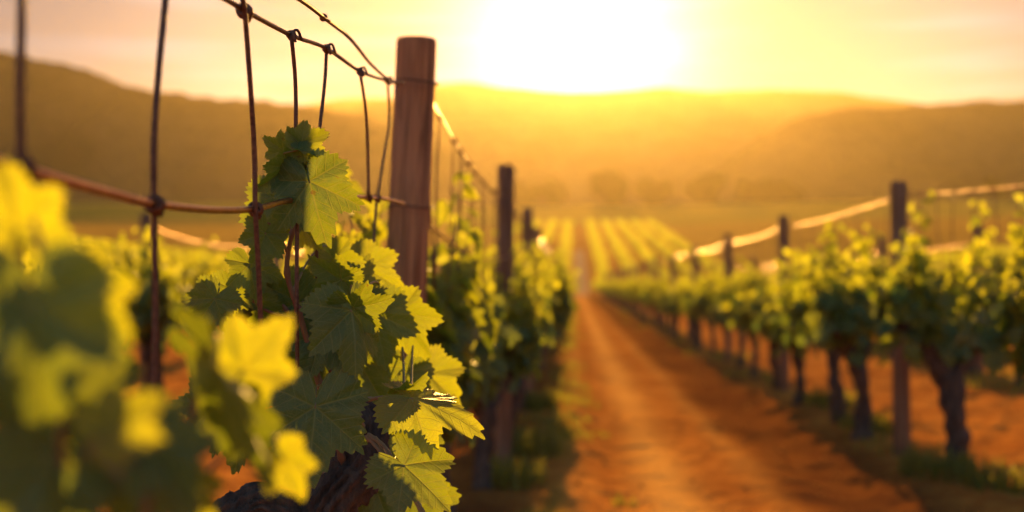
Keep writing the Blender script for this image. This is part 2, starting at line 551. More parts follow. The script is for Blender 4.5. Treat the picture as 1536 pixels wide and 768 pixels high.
A = {'grass': np.clip(grass, 0, 1).ravel(), 'pale_tone': np.clip(pale_tone, 0, 1).ravel(), 'row_shade': np.clip(row_shade, 0, 1).ravel()}
fc = V[Q].mean(1)
is_path = (fc[:, 0] > -0.1) & (fc[:, 0] < 1.72) & (fc[:, 1] > -2) & (fc[:, 1] < 117)
is_road = ((np.abs(fc[:, 0]) < 45) & (fc[:, 1] > 117) & (fc[:, 1] < 128)) | ((np.abs(fc[:, 0] - 0.85) < 0.95) & (fc[:, 1] > 128) & (fc[:, 1] < 214))

def sub_sheet(name, mask, mat):
    q = Q[mask]
    used, inv = np.unique(q, return_inverse=True)
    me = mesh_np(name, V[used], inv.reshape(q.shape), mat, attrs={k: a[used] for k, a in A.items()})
    return tag(obj(name, me), kind='structure')

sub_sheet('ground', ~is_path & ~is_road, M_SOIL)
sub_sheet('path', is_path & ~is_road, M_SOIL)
sub_sheet('road', is_road, M_PALE)

def ground_at(x, y):
    return float(gz(x, y) + soil_relief(x, y))

# ------------------------------------------------------------------ hills
def hill(skyline, D, front, back, seed, treeline=0.0):
    """a ridge of real depth whose crest, D metres away, follows the skyline given in picture places"""
    px = np.array([s[0] for s in skyline], float); py = np.array([s[1] for s in skyline], float)
    cols = np.arange(px[0], px[-1] + 1, 7.0)
    crest = np.array([P(a, b, D) for a, b in zip(cols, np.interp(cols, px, py))])
    crest[:, 2] += 2.2 * fbm(cols / 60.0, cols * 0, 4, seed) + treeline * np.abs(fbm(cols / 9.0, cols * 0 + 3, 2, seed + 5))
    t = np.concatenate((np.linspace(-1, 0, 26), np.linspace(0, 1, 14)[1:]))
    rows = []
    for s in t:
        k = np.cos(np.pi * np.abs(s) / 2) ** 1.25
        yy = D + (front if s < 0 else back) * s
        base = gz(crest[:, 0], np.full(len(cols), yy)) - 6.0
        x = crest[:, 0] * (1 + 0.0 * s)
        z = base + (crest[:, 2] - base) * k + (9 * fbm(x / 70, np.full(len(cols), yy / 70), 4, seed + 9)) * np.sin(np.pi * np.abs(s)) ** 1
        rows.append(np.stack((x, np.full(len(cols), yy), z), -1))
    n, m_ = len(cols), len(t)
    Vh = np.vstack(rows)
    i = (np.arange(m_ - 1)[:, None] * n + np.arange(n - 1)[None]).ravel()
    return tag(obj('hill', mesh_np('hill', Vh, np.stack((i, i + 1, i + n + 1, i + n), -1), M_HILL)), kind='structure')

hill([(-900, 190), (-500, 60), (-250, 55), (0, 80), (60, 92), (110, 103), (160, 118), (200, 130), (300, 145), (380, 150), (430, 160), (500, 172), (580, 190), (660, 222), (740, 275), (800, 320)],
     560, 130, 200, 1, 3.0)
hill([(300, 215), (560, 195), (640, 186), (760, 183), (900, 188), (1000, 196), (1100, 210), (1180, 235), (1300, 270)], 1150, 300, 180, 2, 1.0)
hill([(960, 330), (1040, 282), (1090, 244), (1130, 213), (1180, 186), (1240, 176), (1300, 172), (1380, 165), (1480, 163), (1536, 156), (1700, 120), (2000, 110), (2300, 190)],
     720, 200, 220, 3, 2.5)
hill([(200, 190), (420, 168), (520, 150), (600, 150), (650, 129), (700, 125), (760, 133), (860, 141), (940, 137), (1000, 133), (1060, 140), (1150, 136), (1250, 140), (1320, 150), (1390, 160), (1500, 175), (1700, 200)],
     1500, 300, 300, 4, 0.0)

# ------------------------------------------------------------------ haze
HAZE_DENS = 0.000115
hz_m = bpy.data.materials.new('evening_haze')
hz_m.use_nodes = True
hz_m.node_tree.nodes.clear()
_o = hz_m.node_tree.nodes.new('ShaderNodeOutputMaterial')
_v = hz_m.node_tree.nodes.new('ShaderNodeVolumePrincipled')
_v.inputs['Color'].default_value = (0.97, 0.76, 0.45, 1)
_v.inputs['Density'].default_value = HAZE_DENS
_v.inputs['Anisotropy'].default_value = 0.70
hz_m.node_tree.links.new(_v.outputs[0], _o.inputs['Volume'])
hx, y0, y1, z0, z1 = 2300, -80, 3050, -8, 300
hv = np.array([(sx, sy, sz) for sz in (z0, z1) for sy in (y0, y1) for sx in (-hx, hx)], float)
hf = np.array([(0, 2, 3, 1), (4, 5, 7, 6), (0, 1, 5, 4), (2, 6, 7, 3), (0, 4, 6, 2), (1, 3, 7, 5)])
tag(obj('haze', mesh_np('haze', hv, hf, hz_m, smooth=False)), kind='stuff')

# ------------------------------------------------------------------ leaves
def smooth_outline(th):
    """grape leaf: radius against the angle from the tip; five lobes and an open stalk sinus"""
    a = np.abs(th)
    k = np.radians([0, 9, 19, 29, 38, 46, 52, 60, 72, 84, 96, 108, 122, 138, 152, 164, 173, 180])
    r = np.array([1.0, 0.87, 0.72, 0.60, 0.69, 0.78, 0.82, 0.75, 0.62, 0.53, 0.59, 0.65, 0.60, 0.55, 0.52, 0.44, 0.24, 0.06])
    return np.interp(a, k, r)

def leaf_grid(n, rings, teeth, seed=0, tooth=0.12):
    """polar leaf sheet in leaf coordinates: x across, y to the tip, junction at the origin"""
    rg = np.random.default_rng(seed)
    th = np.linspace(-np.pi, np.pi, n)
    base = smooth_outline(th)
    # smooth the polyline a little
    for _ in range(max(1, n // 90)):
        base[1:-1] = 0.25 * base[:-2] + 0.5 * base[1:-1] + 0.25 * base[2:]
    base = base * (1 + 0.05 * np.interp(th, np.linspace(-np.pi, np.pi, 9), rg.normal(0, 1, 9)))
    ph = teeth * (th + np.pi) / (2 * np.pi) + 0.35 * np.interp(th, np.linspace(-np.pi, np.pi, 15), rg.normal(0, 1, 15))
    fr = ph - np.floor(ph)
    saw = np.where(fr < 0.6, fr / 0.6, (1 - fr) / 0.4)
    if teeth:
        amp = tooth * (0.7 + 0.6 * hash2(np.floor(ph), np.floor(ph) * 0, seed + 4))
    else:
        amp = 0
    ts = np.linspace(0, 1, rings + 1)[1:] ** 0.85
    V = [np.zeros((1, 3))]
    for t_ in ts:
        r = base * t_ * (1 + amp * (saw - 0.35) * t_ ** 5)
        V.append(np.stack((np.sin(th) * r, np.cos(th) * r, np.zeros(n)), -1))
    V = np.vstack(V)
    rim = np.concatenate(([0], np.repeat(ts, n)))
    k = np.arange(n - 1)
    T = np.stack((np.zeros(n - 1, int), 1 + k + 1, 1 + k), -1)
    Qs = []
    for i in range(rings - 1):
        a0, a1 = 1 + i * n, 1 + (i + 1) * n
        Qs.append(np.stack((a0 + k, a0 + k + 1, a1 + k + 1, a1 + k), -1))
    Qd = np.vstack(Qs) if Qs else np.zeros((0, 4), int)
    return V, Qd, T, rim

def shape_leaf(V, rg, fold=0.2, droop=0.25, wave=0.05, cup=0.0, twist=0.0):
    x, y = V[:, 0].copy(), V[:, 1].copy()
    r = np.hypot(x, y); th = np.arctan2(x, y); a = np.abs(th)
    z = np.zeros(len(x))
    # blade rises between the five main veins
    cr = np.minimum.reduce([np.abs(a - c) for c in (0.0, 0.92, 1.92)])
    z += 0.13 * r * np.sin(np.clip(cr / 0.46, 0, 1) * np.pi / 2) ** 1.5
    ph = rg.uniform(0, 6.28, 4)
    z += wave * r ** 2 * (np.sin(5 * th + ph[0]) + 0.7 * np.sin(9 * th + ph[1]))
    z += 0.018 * r ** 2 * np.sin(23 * th + ph[2]) + 0.008 * np.sin(x * 14 + ph[3]) * np.sin(y * 13 + ph[0])
    z -= cup * r ** 2
    z -= droop * np.where(y > 0, y ** 2, 0.5 * y ** 2)
    z += twist * x * y
    xs = x * math.cos(fold)
    z = z + np.abs(x) * math.sin(fold)
    return np.stack((xs, y, z), -1)

def frames(T, Nn):
    T = T / (np.linalg.norm(T, axis=-1, keepdims=True) + 1e-9)
    Nn = Nn - T * np.sum(Nn * T, -1, keepdims=True)
    Nn = Nn / (np.linalg.norm(Nn, axis=-1, keepdims=True) + 1e-9)
    return np.cross(T, Nn), T, Nn

def leaf_cloud(pos, T, Nn, size, tint, rg, n=40, rings=2, teeth=20, kinds=5):
    """many leaves as one mesh: arrays V, Q, Tri, uv, tint"""
    Rr, Tt, Nn = frames(T, Nn)
    Vs, Qs, Ts, uvs, tn, rm = [], [], [], [], [], []
    base = 0
    tmpl = []
    for k in range(kinds):
        V0, Q0, T0, rim = leaf_grid(n, rings, teeth, seed=int(rg.integers(1e6)), tooth=0.11)
        S = shape_leaf(V0, rg, rg.uniform(-0.1, 0.5), rg.uniform(0.05, 0.5), rg.uniform(0.03, 0.09), rg.uniform(-0.1, 0.2), rg.uniform(-0.25, 0.25))
        tmpl.append((V0, S, Q0, T0, rim))
    which = rg.integers(0, kinds, len(pos))
    for k in range(kinds):
        V0, S, Q0, T0, rim = tmpl[k]
        idx = np.where(which == k)[0]
        if not len(idx): continue
        m = len(S)
        W = pos[idx][:, None] + size[idx][:, None, None] * (S[None, :, 0:1] * Rr[idx][:, None] + S[None, :, 1:2] * Tt[idx][:, None] + S[None, :, 2:3] * Nn[idx][:, None])
        off = base + np.arange(len(idx)) * m
        Vs.append(W.reshape(-1, 3))
        if len(Q0): Qs.append((Q0[None] + off[:, None, None]).reshape(-1, 4))
        Ts.append((T0[None] + off[:, None, None]).reshape(-1, 3))
        uvs.append(np.tile(V0[:, :2], (len(idx), 1)))
        tn.append(np.repeat(tint[idx], m)); rm.append(np.tile(rim, len(idx)))
        base += m * len(idx)
    return (np.vstack(Vs), np.vstack(Qs) if Qs else np.zeros((0, 4), int), np.vstack(Ts), np.vstack(uvs), np.concatenate(tn), np.concatenate(rm))

def unit(v):
    return v / (np.linalg.norm(v, axis=-1, keepdims=True) + 1e-9)

# ------------------------------------------------------------------ one grapevine (several variants)
def vine_meshes(seed, detail, leaves=420, dense=1.0, wide=1.0, tall=1.0, spread=1.0, thick=1.0, fork=None):
    """trunk forking into two arms, shoots with leaves; base at the origin, row along y"""
    rg = np.random.default_rng(seed)
    head = np.array((rg.uniform(-0.04, 0.04), rg.uniform(-0.05, 0.05), rg.uniform(0.46, 0.56)))
    bend = rg.uniform(-0.05, 0.05, 2)
    tr = [(0, 0, -0.08), (bend[0] * 0.6, bend[1], 0.18), (bend[0] + head[0], bend[1] * 0.4, 0.34), tuple(head)]
    parts = []
    st = 0.025 if detail > 1 else 0.06
    sd = 10 if detail > 1 else 6
    parts.append(tube(resample(tr, st), [0.060 * thick, 0.045 * thick, 0.040 * thick, 0.056 * thick], sd, 0.5, seed))
    arms = []
    phi = rg.uniform(-0.7, 0.7) * (wide if wide < 0.6 else 1) if fork is None else fork
    for s in (-1, 1):
        d = np.array((math.sin(phi) * s, math.cos(phi) * s, 0))
        reach = rg.uniform(0.24, 0.36) * spread
        a = [tuple(head - (0, 0, 0.03)), tuple(head + d * reach * 0.45 + (0, 0, 0.09)), tuple(head + d * reach + (0, 0, rg.uniform(0.2, 0.27))), tuple(head + d * (reach + 0.16) + (0, 0, rg.uniform(0.24, 0.32)))]
        pts = resample(a, st)
        parts.append(tube(pts, [0.046 * thick, 0.037 * thick, 0.030 * thick, 0.016 * thick], sd, 0.45, seed + 7 + s))
        arms.append(pts)
    trunk = join(parts)
    # shoots
    P_, T_, N_, S_, H_ = [], [], [], [], []
    tubes = []
    nsh = 17
    per = int(leaves / nsh)
    for i in range(nsh):
        arm = arms[i % 2]
        p0 = arm[int(rg.uniform(0.35, 1.0) * (len(arm) - 1))]
        ln = rg.uniform(0.40, 0.66) * tall * (1.42 if rg.random() < 0.18 else 1)
        az = rg.uniform(0, 2 * math.pi)
        lean = abs(rg.normal(0.30, 0.26))
        d = np.array((math.cos(az) * lean * 0.85 * wide, math.sin(az) * lean * 1.1, 1.0)); d /= np.linalg.norm(d)
        t = np.linspace(0, 1, 9)[:, None]
        sag = rg.uniform(0.0, 0.30) * (lean + 0.15)
        sp = p0 + d * ln * t - np.array((0, 0, 1.0)) * sag * t ** 2.2 + np.array((math.cos(az), math.sin(az), 0)) * np.array((wide, 1, 1)) * 0.12 * t ** 2 * rg.uniform(0, 1.4)
        if detail > 1:
            tubes.append(tube(sp, [0.0055, 0.0045, 0.002], 5))
        for j in range(per):
            f = ((j + rg.uniform(0, 1)) / per) ** 0.92
            c = sp[int(f * 8)] + (sp[min(8, int(f * 8) + 1)] - sp[int(f * 8)]) * (f * 8 - int(f * 8))
            an = rg.uniform(0, 2 * math.pi)
            o = np.array((math.cos(an), math.sin(an), rg.uniform(-0.25, 0.35)))
            pet = rg.uniform(0.04, 0.13) * (1.15 - 0.65 * f)
            P_.append(c + o * pet * np.array((0.4 + 0.6 * wide, 1, 1)) + (0, 0, -0.02))
            T_.append(o * 0.7 + np.array((0, 0, -rg.uniform(0.1, 1.3))) + rg.normal(0, 0.25, 3))
            N_.append(o * rg.uniform(0.2, 1.0) + np.array((0, 0, rg.uniform(0.1, 0.9))) + rg.normal(0, 0.3, 3))
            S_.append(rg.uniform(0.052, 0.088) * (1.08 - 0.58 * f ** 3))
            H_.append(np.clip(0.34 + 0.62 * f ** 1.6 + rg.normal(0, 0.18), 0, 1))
    # hanging skirt leaves hide the arms
    for j in range(int(leaves * 0.22 * dense)):
        arm = arms[j % 2]
        c = arm[int(rg.uniform(0.25, 1) * (len(arm) - 1))]
        an = rg.uniform(0, 2 * math.pi)
        o = np.array((math.cos(an), math.sin(an), 0))
        P_.append(c + o * rg.uniform(0.08, 0.3) * np.array((wide, 1.25, 1)) + (0, 0, rg.uniform(-0.06, 0.28)))
        T_.append(o * 0.5 + np.array((0, 0, -1.0)) + rg.normal(0, 0.3, 3))
        N_.append(o + np.array((0, 0, 0.5)) + rg.normal(0, 0.35, 3))
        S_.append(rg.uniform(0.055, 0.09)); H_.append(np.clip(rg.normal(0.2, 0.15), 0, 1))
    P_, T_, N_, S_, H_ = map(np.array, (P_, T_, N_, S_, H_))
    if detail == 3: spec = dict(n=64, rings=3, teeth=26, kinds=8)
    elif detail == 2: spec = dict(n=34, rings=2, teeth=15, kinds=6)
    else: spec = dict(n=14, rings=1, teeth=0, kinds=5)
    Vv, Qq, Tt, uv, tn, rm = leaf_cloud(P_, T_, N_, S_, H_, rg, **spec)
    mats = [M_LEAF2, M_SHOOT]
    if detail == 3: mats = [M_LEAF, M_SHOOT]
    midx = [0] * (len(Qq) + len(Tt))
    fq, ft = [Qq], [Tt]
    if tubes:
        V2, Q2, T2 = join(tubes)
        k = len(Vv)
        Vv = np.vstack((Vv, V2)); uv = np.vstack((uv, np.zeros((len(V2), 2)))); tn = np.concatenate((tn, np.zeros(len(V2)))); rm = np.concatenate((rm, np.zeros(len(V2))))
        midx = [0] * len(Qq) + [0] * len(Tt) + [1] * (len(Q2) + len(T2))
        F = [Qq, Tt, Q2 + k, T2 + k]
    else:
        F = [Qq, Tt]
    fo = mesh_np('foliage', Vv, F, mats, uv=uv, attrs={'tint': tn, 'rim': rm}, mat_idx=midx)
    Vt, Qt, Tt2 = trunk
    return mesh_np('trunk', Vt, [Qt, Tt2], M_BARK), fo

V3 = [vine_meshes(100 + k, 3, 430, wide=0.55, tall=0.95) for k in range(3)]
VN = [vine_meshes(150 + k, 2, 400, wide=0.6, tall=1.02) for k in range(4)]
V2 = [vine_meshes(200 + k, 2, 440, wide=0.95, spread=0.66) for k in range(5)]
V1 = [vine_meshes(300 + k, 1, 380, wide=0.65) for k in range(5)]
VY = [vine_meshes(411, 2, 430, wide=0.95, spread=0.75, thick=1.3, fork=1.25)]
protos = {}

def place_vine(x, y, label, group, rz=0.0, sc=1.0, k=None, own=False):
    d = math.hypot(x, y)
    lev, fam = (3, V3) if d < 4.6 else (((4, VN) if abs(x - ROW_L) < 0.5 else (2, V2)) if d < 14 else (1, V1))
    if own: lev, fam = 5, VY
    k = random.randrange(len(fam)) if k is None else k % len(fam)
    if (lev, k) not in protos:
        t = thing('grapevine', label, 'grapevine')
        obj('trunk', fam[k][0], t); obj('foliage', fam[k][1], t)
        protos[(lev, k)] = t
    else:
        t = copy_tree(protos[(lev, k)])
    t['label'] = label; t['group'] = group
    t.location = (x, y, ground_at(x, y)); t.rotation_euler = (0, 0, rz); t.scale = (sc, sc, sc)
    return t

ORD = ['first', 'second', 'third', 'fourth', 'fifth', 'sixth', 'seventh', 'eighth', 'ninth', 'tenth', 'eleventh', 'twelfth']

# right-hand row: the near vines stand where the photograph has them
ys = [3.9, 5.25, 6.62, 8.05, 9.0, 10.2]
while ys[-1] < 80: ys.append(ys[-1] + 1.42 + random.uniform(-0.15, 0.15))
special = {5.25: 'grapevine cut by the right photo edge, its dark trunk just out of view',
           6.62: 'grapevine with a thick forked dark trunk, just right of the tallest right-hand post',
           8.05: 'leafy grapevine whose dark trunk is the first left of the tallest right-hand post',
           9.0: 'grapevine with tall shoots, its trunk the second left of the tallest right-hand post',
           10.2: 'grapevine with a slim dark trunk, just right of the second right-hand post'}
n = 0
for i, y in enumerate(ys):
    if y in special: lab = special[y]
    elif y < 5: continue
    elif n < 8:
        lab = '%s bushy grapevine behind the second post of the right-hand row' % ORD[n]; n += 1
    else:
        lab = 'small blurred grapevine far down the right-hand row, merging into a yellow-green band'
    place_vine(2.24 if y == 6.62 else ROW_R + random.uniform(-0.1, 0.04), y, lab, 'grapevines of the right-hand row',
               0.0 if y == 6.62 else random.choice((0, math.pi)) + random.uniform(-0.3, 0.3), random.uniform(0.84, 0.98) if y > 9.5 else (1.12 if y < 6 else (0.98 if y < 8 else 1.1)), i, own=(y == 6.62))
# left-hand row behind the focused vine
ys = [3.25, 4.55]
while ys[-1] < 80: ys.append(ys[-1] + 1.3 + random.uniform(-0.12, 0.12))
n = 0
for i, y in enumerate(ys):
    if n == 0: lab = 'blurred grapevine right behind the near wooden post, next after the sharp vine'
    elif n < 9: lab = '%s grapevine behind the near wooden post along the left-hand row' % ORD[n]
    else: lab = 'small blurred grapevine far down the left-hand row, melted into sunlit yellow leaves'
    n += 1
    place_vine(ROW_L + random.uniform(-0.12, -0.04), y, lab, 'grapevines of the left-hand row',
               random.choice((0, math.pi)) + random.uniform(-0.3, 0.3), random.uniform(0.93, 1.04), i)
# neighbouring rows, seen through the fences
for (rx, ya, yb, side, grp) in ((ROW_L - 3.1, 5.7, 42, 'left', 'grapevines of the row beyond the left fence'),
                                (ROW_R + 2.6, 7.2, 46, 'right', 'grapevines of the row beyond the right fence')):
    y = ya; n = 0
    while y < yb:
        if n < 8: lab = '%s grapevine from the near end of the row beyond the %s-hand fence' % (ORD[n], side)
        else: lab = 'hazy distant grapevine in the row beyond the %s-hand fence' % side
        place_vine(rx + random.uniform(-0.08, 0.08), y, lab, grp, random.choice((0, math.pi)) + random.uniform(-0.3, 0.3), random.uniform(0.9, 1.1))
        n += 1
        y += 1.55 + random.uniform(-0.2, 0.2)

# ------------------------------------------------------------------ whole rows further off
def row_mesh(x0, ya, yb, seed, per_m, size, h0=0.62, h1=1.32, half=0.34, bright=0.15):
    rg = np.random.default_rng(seed)
    nL = int((yb - ya) * per_m)
    y = rg.uniform(ya, yb, nL)
    clump = 0.75 + 0.5 * noise2(y / 1.4, y * 0, seed) * 2
    x = x0 + rg.normal(0, half * 0.55, nL) * clump
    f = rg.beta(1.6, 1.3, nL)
    z = gz(np.full(nL, x0), y) + h0 + (h1 - h0 + 0.35 * (clump - 0.75)) * f
    pos = np.stack((x, y, z), -1)
    T = rg.normal(0, 0.6, (nL, 3)) + np.array((0, 0, -0.6)); Nn = rg.normal(0, 0.7, (nL, 3)) + np.array((0, 0, 0.5))
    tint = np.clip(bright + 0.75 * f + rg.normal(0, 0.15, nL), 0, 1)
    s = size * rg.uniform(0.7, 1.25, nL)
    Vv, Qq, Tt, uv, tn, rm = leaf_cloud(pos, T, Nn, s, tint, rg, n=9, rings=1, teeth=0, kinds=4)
    return mesh_np('foliage', Vv, [Qq, Tt], M_LEAF2, uv=uv, attrs={'tint': tn, 'rim': rm})

def row_trunks(x0, ya, yb, step, seed):
    rg = np.random.default_rng(seed)
    parts = []
    for y in np.arange(ya, yb, step):
        g = float(gz(x0, y))
        q = rg.uniform(-0.05, 0.05, 4)
        parts.append(tube(np.array(((x0 + q[0], y, g - 0.1), (x0 + q[1], y + q[2], g + 0.4), (x0 + q[3], y, g + 0.85))), [0.05, 0.04, 0.03], 5))
    Vv, Qq, Tt = join(parts)
    return mesh_np('trunks', Vv, [Qq, Tt], M_BARK)

def vine_row(x0, ya, yb, seed, per_m, size, label, group, trunks=0.0, **kw):
    t = thing('vine_row', label, 'vine row', (0, 0, 0), 0, group)
    if trunks:
        o = obj('trunks', row_trunks(x0, ya, yb, trunks, seed), t); o['kind'] = 'stuff'
    o = obj('foliage', row_mesh(x0, ya, yb, seed, per_m, size, **kw), t)
    return t

vine_row(ROW_L, 80, 117, 41, 60, 0.11, 'far end of the left-hand vine row, a soft yellow hedge beside the track end', 'rows at the end of the track')
vine_row(ROW_R, 80, 117, 42, 60, 0.11, 'far end of the right-hand vine row, a soft yellow hedge beside the track end', 'rows at the end of the track')
vine_row(ROW_L - 3.1, 42, 117, 43, 50, 0.12, 'hazy rear stretch of the row beyond the left-hand fence', 'rear stretches of the neighbouring rows')
vine_row(ROW_R + 2.6, 46, 117, 44, 50, 0.12, 'hazy rear stretch of the row beyond the right-hand fence', 'rear stretches of the neighbouring rows')
for side in (-1, 1):
    x = (ROW_L - 5.2) if side < 0 else (ROW_R + 5.2)
    for k in range(15):
        ya = max(6.0, abs(x) / 0.62 - 8)
        yb = 116
        if ya < yb - 6:
            lab = ('blurred vine row of the yellow-green vineyard rising left of the near fence' if side < 0 else
                   'blurred vine row of the yellow-green vineyard rising right of the right-hand fence')
            ym = min(yb, max(ya + 4, 40))
            big = k > 4
            vine_row(x, ya, yb, 500 + k + 50 * (side > 0), 26 if big else 60, 0.19 if big else 0.12, lab,
                     'rows of the vineyard on the %s' % ('left' if side < 0 else 'right'), 0)
        x += side * (2.6 if k < 6 else 3.4)
for k, xr in enumerate((-14.6, -10.5, -6.4, -2.2, 4.0, 8.1, 12.2, 16.3, 20.4)):
    if xr < 0: lab = 'sunlit striped vine row on the far slope, left of the pale lane'
    else: lab = '%s sunlit striped vine row right of the pale lane on the far slope' % ORD[k - 4]
    vine_row(xr * 0.98 + 0.3, 138, 305, 700 + k, 34, 0.36, lab, 'striped rows on the far slope', h0=0.2, h1=1.6, half=0.85, bright=0.5)

# ------------------------------------------------------------------ trees beyond the fields
def tree(px, py_base, py_top, width_px, D, label, seed):
    rg = np.random.default_rng(seed)
    b = P(px, py_base, D)
    g = float(gz(b[0], D))
    H = (py_base - py_top) / FPX * D
    Wd = width_px / FPX * D
    t = thing('tree', label, 'tree', (b[0], D, g - 0.3), 0, 'trees along the far field edge')
    parts = [tube(resample([(0, 0, -0.5), (rg.uniform(-.2, .2), 0, H * 0.25), (rg.uniform(-.4, .4), 0, H * 0.6)], 0.8), [H * 0.035, H * 0.025, H * 0.01], 7, 0.2, seed)]
    blobs = []
    for i in range(int(rg.integers(8, 14))):
        an = rg.uniform(0, 6.28); rr = math.sqrt(rg.uniform(0, 1)) * Wd * 0.40
        c = np.array((math.cos(an) * rr, math.sin(an) * rr, H * rg.uniform(0.25, 0.88)))
        c[2] = min(c[2], H * (0.92 - 0.5 * (rr / (Wd * 0.5)) ** 2) - 0.1 * H)
        blobs.append((c, Wd * rg.uniform(0.10, 0.24)))
        parts.append(tube(resample([(0, 0, H * rg.uniform(0.15, 0.4)), tuple(c * np.array((0.6, 0.6, 0.85))), tuple(c)], 1.0), [H * 0.012, H * 0.004], 5))
    Vt, Qt, Tt = join(parts)
    obj('trunk', mesh_np('trunk', Vt, [Qt, Tt], M_TRUNK), t)
    pos, tin, nr = [], [], []
    for c, r in blobs:
        m = 620
        v = unit(rg.normal(0, 1, (m, 3)))
        pos.append(c + v * (r * rg.uniform(0.35, 1.12, m)[:, None]) * np.array((1, 1, 0.85)))
        nr.append(v + rg.normal(0, 0.5, (m, 3)))
        tin.append(np.clip(rg.uniform(0.1, 0.9) + rg.normal(0, 0.15, m), 0, 1))
    pos, tin, nr = np.vstack(pos), np.concatenate(tin), np.vstack(nr)
    Vv, Qq, T2, uv, tn, rm = leaf_cloud(pos, rg.normal(0, 1, pos.shape), nr, np.full(len(pos), Wd * 0.10) * rg.uniform(0.6, 1.3, len(pos)), tin, rg, n=8, rings=1, teeth=0, kinds=3)
    obj('crown', mesh_np('crown', Vv, [Qq, T2], M_CROWN, attrs={'tint': tn}), t)
    return t

for i, a in enumerate(((815, 303, 247, 66, 447, 'hazy tree nearest the sun glow, just right of the left row posts'),
                       (780, 303, 259, 50, 457, 'faint hazy tree half behind the left row posts'),
                       (905, 303, 237, 72, 442, 'tall domed hazy tree directly right of the sun glow'),
                       (984, 303, 249, 56, 444, 'small low hazy tree second right of the sun glow'),
                       (1060, 303, 248, 62, 446, 'flat-topped hazy tree third right of the sun glow'),
                       (1122, 304, 263, 40, 450, 'low bush-like hazy tree before the row of trees ends at right'),
                       (1160, 304, 263, 56, 448, 'wide low hazy tree beside the right end of the tree line'),
                       (1195, 305, 275, 36, 452, 'smallest hazy tree at the right end of the tree line'),
                       (1492, 300, 262, 34, 390, 'lone faint tree above the right-hand fence near the photo edge'),
                       (62, 312, 274, 56, 330, 'lone dark hazy tree at far left below the brown hill'))):
    tree(*a, 900 + i)

# ------------------------------------------------------------------ posts
def post_mesh(r, h, seed, hi=False):
    rg = np.random.default_rng(seed)
    n = 40 if hi else 16
    zs = np.concatenate((np.linspace(-0.35, h - 0.012, 60 if hi else 12), [h - 0.006, h - 0.002, h]))
    rs = np.concatenate((np.linspace(r * 1.05, r * 0.985, 60 if hi else 12), [r * 0.975, r * 0.95, r * 0.90]))
    ang = np.linspace(0, 2 * np.pi, n, endpoint=False)
    Vp = []
    for z, rr in zip(zs, rs):
        k = rr * (1 + 0.035 * noise2(np.cos(ang) * 1.3 + 7, np.sin(ang) * 1.3 + z * 0.8, seed) * 2 + (0.03 * noise2(ang * 7, ang * 0 + z * 1.2, seed + 3) if hi else 0))
        Vp.append(np.stack((np.cos(ang) * k, np.sin(ang) * k, np.full(n, z) + (0.004 * np.sin(ang + seed) if z > h - 0.02 else 0)), -1))
    m = len(zs)
    Vp = np.vstack(Vp + [np.array([[0, 0, h - 0.001]])])
    i0 = np.arange(m - 1)[:, None] * n; k = np.arange(n)[None]; k1 = (k + 1) % n
    Qp = np.stack((i0 + k, i0 + k1, i0 + n + k1, i0 + n + k), -1).reshape(-1, 4)
    Tp = np.stack(((m - 1) * n + k[0], (m - 1) * n + k1[0], np.full(n, len(Vp) - 1)), -1)
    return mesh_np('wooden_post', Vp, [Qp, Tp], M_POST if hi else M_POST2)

POST_H = 1.835
LEFT_Y = [2.94, 6.75, 10.4, 14.0] + [17.6 + 3.6 * k for k in range(18)]
RIGHT_Y = [3.1, 7.26, 11.4, 15.55, 19.8, 24.0, 28.2] + [32.4 + 4.2 * k for k in range(12)]
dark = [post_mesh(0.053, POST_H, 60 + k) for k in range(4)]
hero_x = -0.425
o = tag(obj('wooden_post', post_mesh(0.057, POST_H - ground_at(hero_x, 2.94), 51, True)), 'weathered pale brown round wooden post, large and near, left of the sun', 'post')
_a, _b = P(629, 48, 2.94), P(611, 420, 2.94)
_t = (_a[0] - _b[0]) / (_a[2] - _b[2])
o.location = (_b[0] - _t * (_b[2] - ground_at(hero_x, 2.94)), 2.94, ground_at(hero_x, 2.94)); o.rotation_euler = (0, math.atan(_t), 0.6)
POST_X = lambda z: _b[0] + _t * (z - _b[2])
HERO_POST = o
for k, y in enumerate(LEFT_Y[1:]):
    lab = ('%s dark wooden post behind the big near post in the left-hand row' % ORD[k]) if k < 4 else 'tiny dark post far down the left-hand row'
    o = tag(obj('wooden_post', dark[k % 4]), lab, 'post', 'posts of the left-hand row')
    o.location = (ROW_L - 0.045 + random.uniform(-0.02, 0.02), y, ground_at(ROW_L, y) - random.uniform(0, 0.04)); o.rotation_euler = (R(random.uniform(-1, 1)), R(random.uniform(0, 1.5)), k)
for k, y in enumerate(RIGHT_Y):
    if y < 5: continue
    lab = ('tallest dark wooden post of the right-hand row, nearest to the viewer' if k == 1 else
           ('%s dark wooden post of the right-hand row, counting from its tallest' % ORD[k - 1] if k < 7 else 'tiny dark post far down the right-hand row'))
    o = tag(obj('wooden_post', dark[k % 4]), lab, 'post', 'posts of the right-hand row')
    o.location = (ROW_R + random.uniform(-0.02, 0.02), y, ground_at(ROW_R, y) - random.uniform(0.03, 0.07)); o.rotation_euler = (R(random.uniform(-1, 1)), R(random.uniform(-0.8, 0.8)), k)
for rx, y0_, st, cnt, side in ((ROW_L - 3.25, 9.2, 4.1, 9, 'left'), (ROW_R + 2.75, 13.6, 4.2, 8, 'right')):
    for k in range(cnt):
        y = y0_ + st * k
        lab = 'single grey post in the row beyond the %s-hand fence, nearest of that row' % side if k == 0 else 'blurred post in the row beyond the %s-hand fence' % side
        o = tag(obj('wooden_post', dark[k % 4]), lab, 'post', 'posts of the row beyond the %s fence' % side)
        o.location = (rx, y, ground_at(rx, y) - (0.1 if side == 'left' else 0.0)); o.rotation_euler = (0, 0, k)

